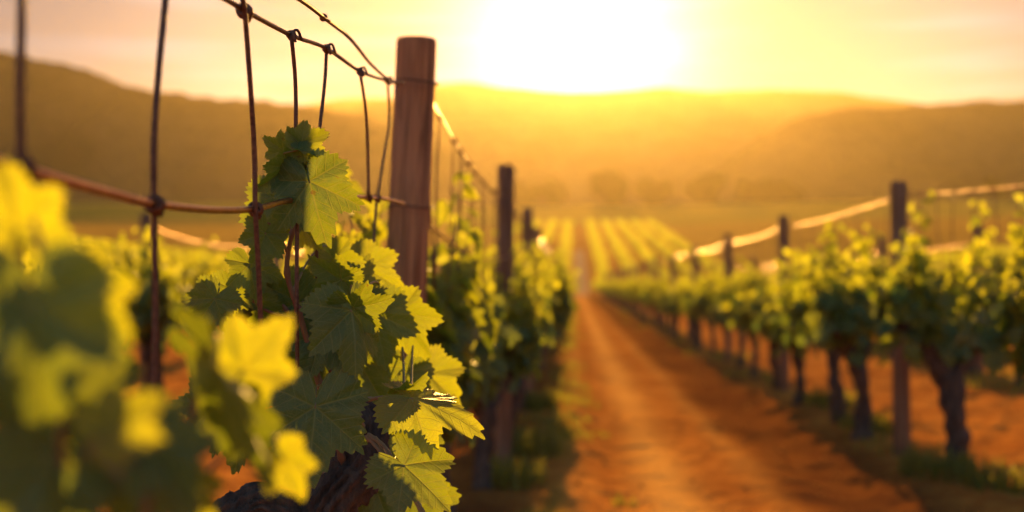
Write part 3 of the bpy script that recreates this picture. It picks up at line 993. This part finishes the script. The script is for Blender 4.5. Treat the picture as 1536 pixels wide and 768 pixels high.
# ------------------------------------------------------------------ wire fences
def knot_mesh(c, axis, r=0.0062, turns=2.6, w=0.0024, seed=0):
    """wire wrapped round another wire"""
    axis = np.asarray(axis, float); axis /= np.linalg.norm(axis)
    a = np.cross(axis, (0.2, 0.9, 0.3)); a /= np.linalg.norm(a); b = np.cross(axis, a)
    t = np.linspace(0, 1, 44)
    rr = r * (1 + 0.12 * np.sin(t * 11 + seed))
    p = np.outer((t - 0.5) * turns * 2 * w * 0.9, axis) + np.outer(np.cos(t * turns * 6.28) * rr, a) + np.outer(np.sin(t * turns * 6.28) * rr, b)
    tail = p[-1] + np.outer(np.linspace(0.2, 1, 6), a * 0.006 + axis * 0.004)
    p = np.vstack((p, tail)) + np.asarray(c)
    Vk, Qk, Tk = tube(p, w, 6)
    return mesh_np('knot', Vk, [Qk, Tk], M_WIRE)

def fence_span(x, ya, yb, label, group, seed, heights=(0.55, 0.17), full=True, strands=13, drop=0.0, x2=None):
    """woven wire between two posts: two line wires and hanging strands"""
    rg = np.random.default_rng(seed)
    x2 = x if x2 is None else x2
    t = thing('wire_fence', label, 'wire fence', (x, ya, 0), 0, group)
    ln = yb - ya
    def wire(h, sag, f):
        return np.array((0 + (x2 - x) * f, ln * f, EYE + h - drop * (1 - f) - sag * 4 * f * (1 - f)))
    s1, s2 = (rg.uniform(0.06, 0.12), rg.uniform(0.03, 0.07)) if x < 0 else (rg.uniform(0.02, 0.05), 0.03)
    fs = np.linspace(0, 1, 13)
    r = 0.0034 if x < 0 else 0.0031
    top = [wire(heights[0], s1, f) for f in fs]
    lo = [wire(heights[1], s2, f) for f in fs]
    st = []
    for k in range(strands):
        f = (k + 0.5 + rg.uniform(-0.3, 0.3)) / strands
        a = wire(heights[0], s1, f); b = wire(heights[1], s2, min(1, max(0, f + rg.uniform(-0.02, 0.02))))
        c = b + (rg.uniform(-0.02, 0.02), rg.uniform(-0.05, 0.05), -rg.uniform(0.15, 0.3))
        mid = (a + b) / 2 + np.array((rg.uniform(-0.012, 0.012), rg.uniform(-0.03, 0.03), 0))
        st.append([a, mid, b, c])
    if full:
        obj('top_wire', tube_mesh('top_wire', top, r, M_WIRE2, 0.15, 6), t)
        obj('lower_wire', tube_mesh('lower_wire', lo, r, M_WIRE2, 0.15, 6), t)
        for s in st:
            o = obj('strand', tube_mesh('strand', s, r * 0.95, M_WIRE, 0.12, 5), t)
            if ya < 8: obj('knot', knot_mesh(s[0], (0, 1, -0.05), 0.0075, 2.4, 0.003), o)
    else:
        Vw, Qw, Tw = join([tube(resample(p, 0.5), r, 5) for p in (top, lo)] + [tube(np.array(p), r, 4) for p in st])
        obj('wire_mesh', mesh_np('wire_mesh', Vw, [Qw, Tw], M_WIRE2), t)
    return t

for k in range(10):
    if k == 0: lab = 'wire fence span between the big near post and the next dark post'
    elif k < 4: lab = 'blurred wire fence span starting at the %s dark post of the left-hand row' % ORD[k - 1]
    else: lab = 'faint wire fence span far down the left-hand row'
    fence_span(ROW_L, LEFT_Y[k], LEFT_Y[k + 1], lab, 'wire fence spans of the left-hand row', 70 + k, (0.54 if k == 0 else 0.56, 0.17), k < 4, x2=ROW_L)
for k in range(10):
    if k == 0: lab = 'wire fence span at the right photo edge, in front of the tallest right-hand post'
    elif k == 1: lab = 'wire fence span between the tallest and the second right-hand post, top wire glinting gold'
    elif k < 5: lab = 'glinting wire fence span starting at the %s post of the right-hand row' % ORD[k - 1]
    else: lab = 'faint wire fence span far down the right-hand row'
    fence_span(ROW_R, RIGHT_Y[k], RIGHT_Y[k + 1], lab, 'wire fence spans of the right-hand row', 90 + k, (0.575, 0.15), k < 5, 15, drop=0.17 if k == 0 else 0.0)
for rx, y0_, st, cnt, side in ((ROW_L - 3.25, 9.2, 4.1, 6, 'left'), (ROW_R + 2.75, 13.6, 4.2, 5, 'right')):
    for k in range(cnt):
        fence_span(rx, y0_ + st * k, y0_ + st * (k + 1), 'fine wire fence span in the row beyond the %s-hand fence' % side, 'wire fence spans beyond the %s fence' % side, 120 + k, (0.5, 0.15), False, 16)

# ------------------------------------------------------------------ near fence span, wire by wire as it hangs
XF = ROW_L
nf = thing('wire_fence', 'rusty wire fence running from the big near post towards the viewer, with hand-tied knots', 'wire fence', (XF, 2.9, 0), 0, 'wire fence spans of the left-hand row')
def rel(p):
    return np.asarray(p) - np.array((XF, 2.9, 0))
def on_fence(pts, dx=0.0):
    return [rel(PX(a, b, XF + dx)) for a, b in pts]
def near_wire(name, pts, r, mat, step=0.02, sides=10, parent=nf):
    return obj(name, tube_mesh(name, pts, r, mat, step, sides), parent)

top = on_fence([(-700, -800), (-160, -290), (150, -105), (340, 0), (367, 16), (437, 53), (490, 73), (540, 107), (581, 121), (606, 124)])
near_wire('top_wire', top, 0.0033, M_WIRE)
brace = on_fence([(150, -190), (330, -70), (400, -28), (450, 0), (490, 30), (525, 58), (556, 96), (581, 119)], 0.004)
bw = near_wire('brace_wire', brace, 0.0032, M_WIRE)
low = on_fence([(-700, 95), (-200, 195), (0, 243), (30, 252), (100, 272), (170, 291), (232, 306), (320, 315), (383, 313), (430, 301), (470, 297), (520, 295), (575, 298), (606, 306)])
near_wire('lower_wire', low, 0.0042, M_WIRE2)
strands = [[(38, -190), (33, 0), (30, 130), (31, 250), (27, 480), (24, 700), (20, 1000)],
           [(262, -180), (248, 0), (238, 105), (231, 210), (231, 306), (233, 450), (232, 560), (228, 660)],
           [(358, -60), (362, -10), (367, 16), (377, 150), (382, 240), (383, 313), (388, 410), (392, 520), (390, 600)],
           [(437, 53), (443, 120), (444, 190), (446, 300), (445, 420), (446, 560), (444, 640)],
           [(490, 73), (487, 125), (480, 190), (474, 260), (474, 340), (476, 420)],
           [(540, 107), (549, 170), (552, 240), (553, 298)],
           [(581, 121), (584, 180), (574, 245), (566, 297), (562, 340), (559, 420)]]
offs = [0.006, -0.005, 0.006, 0.005, -0.005, 0.005, -0.006]
SO = []
for s, dx in zip(strands, offs):
    SO.append(near_wire('strand', on_fence(s, dx), 0.0034 if s[0][0] < 400 else 0.0031, M_WIRE))
def knot(px, py, parent, axis=(0, 1, -0.12), r=0.0052, turns=2.6, w=0.0021, seed=0):
    return obj('knot', knot_mesh(rel(PX(px, py, XF)), axis, r, turns, w, seed), parent)
knot(367, 16, SO[2], (0, 1, -0.1), 0.0066, 2.2, 0.0038, 1)
for px, py, k, sd in ((437, 53, 3, 2), (490, 73, 4, 3), (540, 107, 5, 4), (581, 121, 6, 5)):
    knot(px, py, SO[k], (0, 1, -0.1), 0.0050, 3.4, 0.0022, sd)
    # twisted free ends
    p = PX(px, py, XF)
    for q in range(2):
        e = [p + (0, 0, 0.004), p + (0.006, (0.012 + 0.006 * q) * (1 - 2 * q), 0.010 - 0.012 * q), p + (0.011, 0.018 * (1 - 2 * q), -0.004 - 0.01 * q)]
        near_wire('wire_end', [rel(v) for v in e], 0.0022, M_WIRE, 0.004, 6, SO[k])
knot(437 + 48, 26, bw, (0, 1, -0.3), 0.0048, 2.0, 0.0022, 8)
for px, py, k in ((30, 252, 0), (232, 306, 1), (383, 313, 2), (553, 297, 5), (566, 297, 6)):
    knot(px, py, SO[k], (0, 1, -0.1), 0.0070 if k < 3 else 0.0056, 2.2, 0.0033 if k < 3 else 0.0024, k)
# fixings on the post
for zz in (EYE + 0.54, EYE + 0.205):
    y = 2.94 - 0.052
    loop = [np.array((POST_X(zz) + 0.060 * math.cos(a), 2.94 + 0.060 * math.sin(a), zz + 0.004 * math.sin(a * 2))) for a in np.linspace(0, 2 * math.pi, 30)]
    near_wire('wire_loop', [rel(v) for v in loop], 0.0026, M_WIRE, 0.01, 6)

# ------------------------------------------------------------------ the sharp grapevine in front
hv = thing('grapevine', 'sharp focused grapevine climbing the rusty wire, with large green leaves and a gnarled dark trunk', 'grapevine', (-0.36, 1.80, ground_at(-0.36, 1.80)), 0, 'grapevines of the left-hand row')
H0 = np.array(hv.location)
LR = np.random.default_rng(77)

def add_leaf(root, px, py, d, size_px, ang, pitch=0, roll=0, fold=0.15, droop=0.2, wave=0.05, cup=0.05, twist=0.0, tint=0.3, stalk=None, n=300, rings=16, sd=None):
    org = np.array(root.location)
    j = P(px, py, d)
    size = size_px / FPX * d
    seed = int(LR.integers(1e6)) if sd is None else sd
    rg = np.random.default_rng(seed)
    V0, Q0, T0, rim = leaf_grid(n, rings, int(rg.integers(38, 46)), seed)
    S = shape_leaf(V0, rg, fold, droop, wave, cup, twist)
    v = unit(-ray(px, py))                                   # leaf faces back along the sight line, then tilts
    a = R(ang)
    rt = unit(np.cross(np.array((0, 0, 1.0)), v)); upv = np.cross(v, rt)
    T = rt * math.cos(a) + upv * math.sin(a)
    Nn = v
    p, q = R(pitch), R(roll)
    T, Nn = T * math.cos(p) + Nn * math.sin(p), Nn * math.cos(p) - T * math.sin(p)
    Rr = np.cross(T, Nn)
    Rr, Nn = Rr * math.cos(q) + Nn * math.sin(q), Nn * math.cos(q) - Rr * math.sin(q)
    W = (j - org) + size * (S[:, 0:1] * Rr + S[:, 1:2] * T + S[:, 2:3] * Nn)
    tn = np.clip(tint + 0.15 * rim ** 3, 0, 1)
    o = obj('leaf', mesh_np('leaf', W, [Q0, T0], M_LEAF, uv=V0[:, :2], attrs={'tint': tn, 'rim': rim}), root)
    if stalk is not None:
        e = np.asarray(stalk) - org
        s = j - org
        ln = np.linalg.norm(e - s)
        m1 = s - T * min(0.25 * ln, 0.03) - Nn * 0.012
        m2 = (m1 + e) / 2 + np.array((0, 0, 0.12 * ln))
        obj('petiole', tube_mesh('petiole', [s + T * size * 0.02, m1, m2, e], [0.0014, 0.0016, 0.0018, 0.0026], M_PETIOLE, 0.006, 8), o)
    return o

def shoot(root, pts, r, mat=None, nodes=True, seed=0):
    org = np.array(root.location)
    w = resample([P(*p) for p in pts], 0.006)
    s = np.linspace(0, 1, len(w))
    rad = np.interp(s, np.linspace(0, 1, len(r)), r)
    if nodes:                                                # swollen joints
        L_ = np.cumsum(np.concatenate(([0], np.linalg.norm(np.diff(w, axis=0), axis=1))))
        rad = rad * (1 + 0.45 * np.exp(-(((L_ % 0.062) - 0.031) / 0.006) ** 2))
    V, Q, T = tube(w - org, rad, 10, 0.10, seed)
    obj('shoot', mesh_np('shoot', V, [Q, T], mat or M_SHOOT), root)
    return w

def near_pt(w, px, py):
    best = min(range(len(w)), key=lambda i: np.hypot(*(proj(w[i]) - (px, py))))
    return w[best]

def proj(p):
    v = ROT.T @ (np.asarray(p) - (0, 0, EYE))
    return np.array((768 + FPX * v[0] / -v[2], 384 - FPX * v[1] / -v[2]))

# trunk and its two thick arms
def bark_tube(pts, rad, seed, sides=72, step=0.005):
    c = resample(pts, step)
    V, Q, T = tube(c, rad, sides, 0.0, seed)
    n = len(c)
    body = V[:n * sides].reshape(n, sides, 3)
    out_ = body - c[:, None]
    r = np.linalg.norm(out_, axis=2)
    ang = np.linspace(0, 2 * np.pi, sides, endpoint=False)[None] + 0 * r
    ss = (np.arange(n) * step)[:, None] + 0 * r
    ca, sa = np.cos(ang), np.sin(ang)
    k = 1 + 0.55 * fbm(ca * 1.2 + ss * 9, sa * 1.2 + ss * 6, 2, seed)
    strip = np.abs(noise2(ca * 5.5 + 20 + ss * 5, sa * 5.5 + ss * 3, seed + 2)) * 2
    k += 0.30 * (strip - 0.4) + 0.34 * fbm(ca * 7 + ss * 60, sa * 7 - ss * 80, 3, seed + 4)
    V[:n * sides] = (c[:, None] + out_ * k[..., None]).reshape(-1, 3)
    return V, Q, T

def limb(pts, rad, seed):
    return bark_tube([np.asarray(p) - H0 for p in pts], rad, seed)
hb = P(455, 800, 1.74)
tp = [limb([H0 + (0, 0, -0.1), H0 + (0.03, 0.0, 0.22), H0 + (-0.03, -0.04, 0.48), hb + (0.0, 0, -0.06), hb + (0.01, 0, 0.02)], [0.075, 0.056, 0.05, 0.058, 0.05], 5),
      limb([hb + (0.0, 0.0, -0.02), P(400, 762, 1.72), P(350, 772, 1.70), P(300, 790, 1.66)], [0.045, 0.034, 0.028, 0.02], 6),
      limb([hb + (0.01, 0, -0.03), P(495, 752, 1.75), P(535, 705, 1.77), P(552, 655, 1.80), P(548, 610, 1.84)], [0.05, 0.044, 0.042, 0.034, 0.018], 7)]
Vt, Qt, Tt = join(tp)
obj('trunk', mesh_np('trunk', Vt, [Qt, Tt], M_BARK), hv)

s1 = shoot(hv, [(520, 712, 1.75), (487, 600, 1.72), (452, 480, 1.69), (431, 410, 1.67), (438, 350, 1.66), (449, 318, 1.66), (456, 275, 1.65), (457, 240, 1.65), (450, 214, 1.65)], [0.0048, 0.0048, 0.0046, 0.0032, 0.0018], seed=1)
s2 = shoot(hv, [(532, 705, 1.77), (500, 575, 1.73), (486, 500, 1.71), (505, 484, 1.69), (528, 462, 1.66)], [0.0046, 0.0042, 0.0034, 0.0022], seed=2)
s3 = shoot(hv, [(548, 655, 1.79), (535, 606, 1.72), (560, 598, 1.66), (592, 594, 1.64), (616, 597, 1.63)], [0.004, 0.0036, 0.003, 0.002], M_SHOOT2, seed=3)
s4 = shoot(hv, [(545, 665, 1.78), (553, 657, 1.70), (582, 690, 1.62), (606, 722, 1.60), (634, 770, 1.58), (660, 830, 1.56)], [0.0042, 0.004, 0.0038, 0.003], M_SHOOT2, seed=4)
s4b = shoot(hv, [(553, 652, 1.70), (575, 668, 1.64), (590, 690, 1.61), (602, 697, 1.60)], [0.0034, 0.003, 0.0022], M_SHOOT2, seed=14)
s5 = shoot(hv, [(520, 712, 1.75), (440, 700, 1.74), (370, 655, 1.72), (320, 622, 1.70), (298, 650, 1.68)], [0.0042, 0.0036, 0.003, 0.0022], M_SHOOT2, seed=5)
s6 = shoot(hv, [(487, 600, 1.72), (450, 500, 1.72), (405, 430, 1.70), (378, 396, 1.68)], [0.004, 0.0032, 0.0022], seed=6)
s7 = shoot(hv, [(452, 480, 1.69), (405, 468, 1.70), (360, 440, 1.69), (324, 448, 1.67)], [0.0032, 0.0026, 0.0018], seed=7)

for (px, py, d, sz, ang, pit, rol, fo, dr, wv, cu, tw, tint, st) in (
    # focused leaves, top of the vine down
    (464, 272, 1.62, 110, -76, 14, -8, -0.30, 0.22, 0.05, 0.05, 0.15, 0.10, s1),
    (452, 217, 1.63, 50, 28, -10, 12, 0.25, 0.15, 0.07, 0.0, 0.1, 0.45, s1),
    (447, 225, 1.62, 32, -12, 10, 62, 0.4, 0.2, 0.06, 0.0, 0.0, 0.3, s1),
    (441, 214, 1.64, 28, 108, 0, -55, 0.5, 0.1, 0.06, 0.0, 0.0, 0.4, s1),
    (446, 244, 1.64, 30, -35, 20, 50, 0.5, 0.1, 0.06, 0.0, 0.0, 0.3, s1),
    (430, 250, 1.64, 62, -136, 8, 24, 0.40, 0.25, 0.07, 0.0, 0.1, 0.2, s1),
    (418, 300, 1.70, 84, -98, 12, -14, 0.1, 0.15, 0.05, 0.05, 0.0, 0.2, s1),
    (452, 338, 1.73, 52, -52, 0, 10, 0.2, 0.1, 0.07, 0.0, 0.0, 0.9, s1),
    (398, 350, 1.66, 58, -108, 10, 12, 0.15, 0.2, 0.06, 0.05, 0.0, 0.3, s1),
    (345, 432, 1.665, 60, -96, 12, -10, 0.15, 0.2, 0.06, 0.05, 0.0, 0.3, s7),
    (425, 225, 1.66, 40, 150, 8, 12, 0.2, 0.2, 0.06, 0.05, 0.0, 0.4, s1),
    (375, 396, 1.67, 64, -78, 16, 12, 0.15, 0.15, 0.06, 0.05, 0.1, 0.25, s6),
    (322, 448, 1.66, 66, -122, 18, 8, 0.15, 0.2, 0.06, 0.05, 0.1, 0.25, s7),
    (448, 452, 1.72, 82, -152, 10, 10, 0.1, 0.2, 0.06, 0.05, 0.0, 0.2, s1),
    (430, 430, 1.74, 70, -80, 10, -12, 0.1, 0.2, 0.06, 0.05, 0.0, 0.3, s1),
    (529, 462, 1.64, 70, 8, 14, -34, 0.25, 0.25, 0.06, 0.05, 0.1, 0.2, s2),
    (527, 466, 1.63, 114, -80, 16, 30, -0.45, 0.25, 0.08, 0.05, 0.25, 0.2, s2),
    (512, 420, 1.70, 62, 150, 12, 20, 0.3, 0.3, 0.09, 0.0, 0.0, 0.3, s2),
    (484, 500, 1.70, 90, -56, 18, -12, 0.1, 0.2, 0.05, 0.05, 0.0, 0.15, s2),
    (476, 505, 1.74, 84, -128, 18, 8, 0.1, 0.2, 0.05, 0.05, 0.0, 0.15, s2),
    (473, 610, 1.60, 130, -95, 10, 3, 0.04, 0.12, 0.035, 0.05, 0.0, 0.12, s1),
    (617, 597, 1.61, 114, -17, 8, 42, -0.55, 0.18, 0.07, 0.0, -0.1, 0.55, s3),
    (604, 588, 1.64, 48, 22, 20, -50, 0.3, 0.3, 0.08, 0.0, 0.0, 0.3, s3),
    (606, 698, 1.59, 98, -42, 14, 14, 0.1, 0.2, 0.05, 0.05, 0.1, 0.2, s4b),
    (318, 612, 1.71, 68, 172, 10, -12, 0.1, 0.2, 0.05, 0.05, 0.0, 0.15, s5),
    (334, 634, 1.70, 56, -104, 8, 14, 0.2, 0.2, 0.06, 0.05, 0.0, 0.25, s5),
    (366, 640, 1.73, 74, -104, 8, -14, 0.15, 0.2, 0.06, 0.05, 0.0, 0.2, s5),
    # leaves deeper in the bush
    (560, 470, 1.86, 92, -75, 12, 10, 0.1, 0.2, 0.06, 0.05, 0.0, 0.2, s2),
    (598, 470, 1.95, 86, -60, 8, -18, 0.1, 0.2, 0.07, 0.05, 0.0, 0.4, s2),
    (540, 545, 1.90, 92, -60, 12, 0, 0.1, 0.2, 0.06, 0.05, 0.0, 0.15, s2),
    (600, 560, 2.0, 90, -100, 10, 14, 0.1, 0.2, 0.06, 0.05, 0.0, 0.2, s3),
    (590, 640, 1.95, 92, -70, 14, -8, 0.1, 0.2, 0.06, 0.05, 0.0, 0.15, s3),
    (520, 640, 1.86, 84, -80, 14, 8, 0.1, 0.2, 0.06, 0.05, 0.0, 0.15, s2),
    (560, 720, 1.86, 88, -70, 14, 8, 0.1, 0.2, 0.06, 0.05, 0.0, 0.15, s4),
    (520, 440, 1.84, 80, 60, -10, 8, 0.1, 0.2, 0.06, 0.05, 0.0, 0.4, s2),
    (545, 400, 2.0, 74, -30, 10, 12, 0.1, 0.2, 0.07, 0.05, 0.0, 0.5, s2),
    (500, 390, 1.80, 66, -60, 14, -12, 0.2, 0.2, 0.07, 0.05, 0.0, 0.4, s1),
    (440, 500, 1.80, 84, -100, 14, 8, 0.1, 0.2, 0.06, 0.05, 0.0, 0.2, s1),
    (430, 560, 1.80, 84, -80, 14, -8, 0.1, 0.2, 0.06, 0.05, 0.0, 0.15, s1),
    (640, 560, 2.1, 74, -40, 8, 18, 0.1, 0.2, 0.07, 0.05, 0.0, 0.5, s3),
    (620, 740, 1.9, 92, -60, 14, -8, 0.1, 0.2, 0.06, 0.05, 0.0, 0.15, s4)):
    deep = d > 1.78
    if d < 1.665: d -= 0.06
    add_leaf(hv, px, py, d, sz * 0.95, ang, pit, rol, fo, dr, wv, cu, tw, tint, near_pt(st, px + 8, py + 26), 160 if deep else 320, 8 if deep else 18)

# curling tendrils
def tendril(start, heading, length, turns, rad, seed):
    rg = np.random.default_rng(seed)
    n_ = 70
    t_ = np.linspace(0, 1, n_)
    h = unit(np.asarray(heading, float)); a = unit(np.cross(h, (0.1, 1.0, 0.2))); b = np.cross(h, a)
    k = np.clip((t_ - 0.45) / 0.55, 0, 1)
    c = np.outer(t_ * length * (1 - 0.35 * k), h) + np.outer(-0.25 * length * t_ ** 2, (0, 0, 1))
    c += np.outer(np.sin(k * turns * 6.28) * rad * (1 - 0.5 * k), a) + np.outer((1 - np.cos(k * turns * 6.28)) * rad * (1 - 0.5 * k), b)
    Vn, Qn, Tn = tube(c + np.asarray(start) - H0, [0.0014, 0.0011, 0.0006], 7)
    obj('tendril', mesh_np('tendril', Vn, [Qn, Tn], M_PETIOLE), hv)
tendril(near_pt(s1, 438, 350), (-1, -0.1, 0.5), 0.055, 2.2, 0.006, 1)
tendril(near_pt(s2, 505, 484), (1, -0.4, 0.9), 0.06, 2.5, 0.006, 2)
tendril(near_pt(s3, 592, 594), (0.5, -0.3, -1), 0.06, 2.4, 0.0055, 3)
tendril(near_pt(s6, 405, 430), (-0.8, -0.3, 0.7), 0.05, 2.0, 0.005, 4)

# ------------------------------------------------------------------ grapevine right by the lens, out of focus
fx, fy = -0.30, 0.62
fv = thing('grapevine', 'out-of-focus grapevine at the lower left, close up, with glowing yellow and dark leaves', 'grapevine', (fx, fy, ground_at(fx, fy)), 0, 'grapevines of the left-hand row')
F0 = np.array(fv.location)
Vt, Qt, Tt = join([tube(resample([(0, 0, -0.1), (0.02, 0.01, 0.25), (-0.02, 0, 0.5), (-0.01, 0.03, 0.66)], 0.015), [0.05, 0.04, 0.036, 0.04], 16, 0.5, 31),
                   tube(resample([(-0.01, 0.03, 0.62), (-0.03, 0.12, 0.70), (-0.01, 0.26, 0.74)], 0.015), [0.036, 0.028, 0.014], 14, 0.5, 32),
                   tube(resample([(-0.01, 0.03, 0.62), (-0.06, -0.05, 0.70), (-0.08, -0.14, 0.74)], 0.015), [0.036, 0.026, 0.014], 14, 0.5, 33)])
obj('trunk', mesh_np('trunk', Vt, [Qt, Tt], M_BARK), fv)
f1 = shoot(fv, [(150, 1300, 0.66), (110, 900, 0.62), (90, 640, 0.60), (70, 420, 0.60), (50, 330, 0.6)], [0.004, 0.003, 0.0015], seed=41)
f2 = shoot(fv, [(330, 1250, 0.76), (290, 860, 0.80), (285, 660, 0.80), (305, 545, 0.79)], [0.004, 0.003, 0.0016], seed=42)
f3 = shoot(fv, [(200, 1250, 0.66), (215, 900, 0.62), (220, 720, 0.60)], [0.004, 0.003, 0.0016], seed=43)
for (px, py, d, sz, ang, pit, rol, fo, dr, wv, cu, tw, tint, st) in (
    (28, 345, 0.62, 120, 100, 0, 10, 0.1, 0.15, 0.06, 0.0, 0.0, 0.9, f1),
    (112, 432, 0.585, 118, -48, 0, -10, 0.1, 0.15, 0.06, 0.0, 0.0, 0.8, f1),
    (48, 455, 0.56, 200, -84, 8, 6, 0.12, 0.15, 0.05, 0.05, 0.0, 0.1, f1),
    (-30, 500, 0.60, 200, -60, 0, 10, 0.12, 0.15, 0.05, 0.05, 0.0, 0.1, f1),
    (60, 560, 0.66, 190, -50, 0, 10, 0.1, 0.15, 0.05, 0.05, 0.0, 0.2, f1),
    (165, 645, 0.55, 92, 35, 0, 12, 0.1, 0.15, 0.06, 0.0, 0.0, 0.75, f3),
    (222, 665, 0.60, 120, -50, 10, 20, 0.2, 0.2, 0.05, 0.05, 0.0, 0.15, f3),
    (215, 690, 0.64, 150, -100, 8, 10, 0.2, 0.2, 0.05, 0.05, 0.0, 0.15, f3),
    (70, 690, 0.60, 170, -70, 8, 0, 0.1, 0.2, 0.05, 0.05, 0.0, 0.15, f3),
    (276, 730, 0.70, 70, -50, 0, 12, 0.1, 0.15, 0.06, 0.0, 0.0, 0.75, f3),
    (364, 556, 0.80, 104, 48, 0, 6, 0.1, 0.1, 0.06, 0.0, 0.0, 0.75, f2),
    (322, 548, 0.74, 222, -58, 6, -77, 0.05, -0.05, 0.04, 0.0, 0.0, 0.1, f2),
    (362, 620, 0.79, 100, -60, 0, -40, 0.1, 0.1, 0.06, 0.0, 0.0, 0.05, f2),
    (424, 690, 0.79, 66, -62, 0, -10, 0.1, 0.1, 0.06, 0.0, 0.0, 0.75, f2)):
    add_leaf(fv, px, py, d, sz, ang, pit, rol, fo, dr, wv, cu, tw, tint, near_pt(st, px, py + 50), 130, 8)

# ------------------------------------------------------------------ grass tufts on the berms, clods on the track
rg = np.random.default_rng(5)
bl = []
def tufts(cx, cy, n, hgt, spread):
    for _ in range(n):
        a = rg.uniform(0, 6.28); r = spread * math.sqrt(rg.uniform(0, 1))
        x, y = cx + r * math.cos(a), cy + r * math.sin(a) * 1.6
        h = hgt * rg.uniform(0.5, 1.2); l = rg.uniform(0, 6.28); b = h * rg.uniform(0.2, 0.8)
        bl.append((x, y, h, l, b, rg.uniform(0, 1)))
for px, py, n_, hg, spd in ((812, 622, 420, 0.16, 0.15), (785, 585, 160, 0.10, 0.16), (795, 690, 420, 0.15, 0.19), (770, 735, 260, 0.13, 0.18), (935, 745, 25, 0.06, 0.07), (800, 545, 80, 0.10, 0.2),
                        (905, 650, 20, 0.05, 0.08), (830, 530, 60, 0.08, 0.25), (1405, 725, 320, 0.16, 0.2), (1300, 655, 260, 0.15, 0.2), (1245, 620, 260, 0.15, 0.22), (1490, 745, 260, 0.15, 0.2), (1150, 575, 90, 0.12, 0.25), (1095, 540, 90, 0.12, 0.3)):
    v = ray(px, py); d = -EYE / v[2] * v[1]
    p = P(px, py, d)
    tufts(p[0], p[1], n_, hg, spd)
for _ in range(130):
    side = rg.random() < 0.33
    tufts((ROW_R + rg.normal(0.05, 0.2)) if side else (-0.12 + rg.normal(0, 0.14)), rg.uniform(6, 45), 24, 0.09, 0.15)
for _ in range(220):
    tufts(rg.choice((4.8, -3.4)) + rg.normal(0, 0.35), rg.uniform(5, 30), 24, 0.11, 0.2)
bl = np.array(bl)
gzv = gz(bl[:, 0], bl[:, 1]) + soil_relief(bl[:, 0], bl[:, 1])
wv_ = 0.005
d1 = np.stack((np.cos(bl[:, 3]), np.sin(bl[:, 3]), 0 * bl[:, 3]), -1); sd_ = np.stack((-d1[:, 1], d1[:, 0], d1[:, 2]), -1)
b0 = np.stack((bl[:, 0], bl[:, 1], gzv - 0.01), -1)
mid = b0 + d1 * (bl[:, 4] * 0.3)[:, None] + np.array((0, 0, 1.0)) * (bl[:, 2] * 0.65)[:, None]
tip = b0 + d1 * bl[:, 4][:, None] + np.array((0, 0, 1.0)) * bl[:, 2][:, None]
nb = len(bl)
Vg = np.concatenate((b0 - sd_ * wv_, b0 + sd_ * wv_, mid - sd_ * wv_ * 0.8, mid + sd_ * wv_ * 0.8, tip))
i = np.arange(nb)
Qg = np.stack((i, i + nb, i + 3 * nb, i + 2 * nb), -1); Tg = np.stack((i + 2 * nb, i + 3 * nb, i + 4 * nb), -1)
tag(obj('grass', mesh_np('grass', Vg, [Qg, Tg], M_GRASS, attrs={'tint': np.tile(bl[:, 5], 5)})), 'short green and straw-coloured grass tufts along the foot of the vines', 'grass', kind='stuff')

nst = 1100
t = rg.uniform(0, 1, nst)
cyy = 4.8 + 34 * t ** 2.0
cxx = np.where(rg.random(nst) < 0.75, rg.uniform(-0.3, 2.3, nst), rg.uniform(2.3, 4.6, nst))
sz = 0.006 + 0.014 * rg.random(nst) ** 3.5
ph = (1 + 5 ** 0.5) / 2
ico = unit(np.array([(-1, ph, 0), (1, ph, 0), (-1, -ph, 0), (1, -ph, 0), (0, -1, ph), (0, 1, ph), (0, -1, -ph), (0, 1, -ph), (ph, 0, -1), (ph, 0, 1), (-ph, 0, -1), (-ph, 0, 1)], float))
icf = np.array([(0, 11, 5), (0, 5, 1), (0, 1, 7), (0, 7, 10), (0, 10, 11), (1, 5, 9), (5, 11, 4), (11, 10, 2), (10, 7, 6), (7, 1, 8), (3, 9, 4), (3, 4, 2), (3, 2, 6), (3, 6, 8), (3, 8, 9), (4, 9, 5), (2, 4, 11), (6, 2, 10), (8, 6, 7), (9, 8, 1)])
zz = gz(cxx, cyy) + soil_relief(cxx, cyy)
W = np.stack((cxx, cyy, zz), -1)[:, None] + sz[:, None, None] * ico[None] * rg.uniform(0.6, 1.35, (nst, 12, 1)) * np.array((1.2, 1.1, 0.75))
Fg = (icf[None] + 12 * np.arange(nst)[:, None, None]).reshape(-1, 3)
nv_ = nst * 12
tag(obj('gravel', mesh_np('gravel', W.reshape(-1, 3), Fg, M_SOIL, smooth=False, attrs={'grass': np.zeros(nv_), 'pale_tone': np.repeat(rg.random(nst) * 0.6, 12), 'row_shade': np.zeros(nv_)})),
    'clods and small stones of reddish soil strewn over the dirt track', 'clods', kind='stuff')
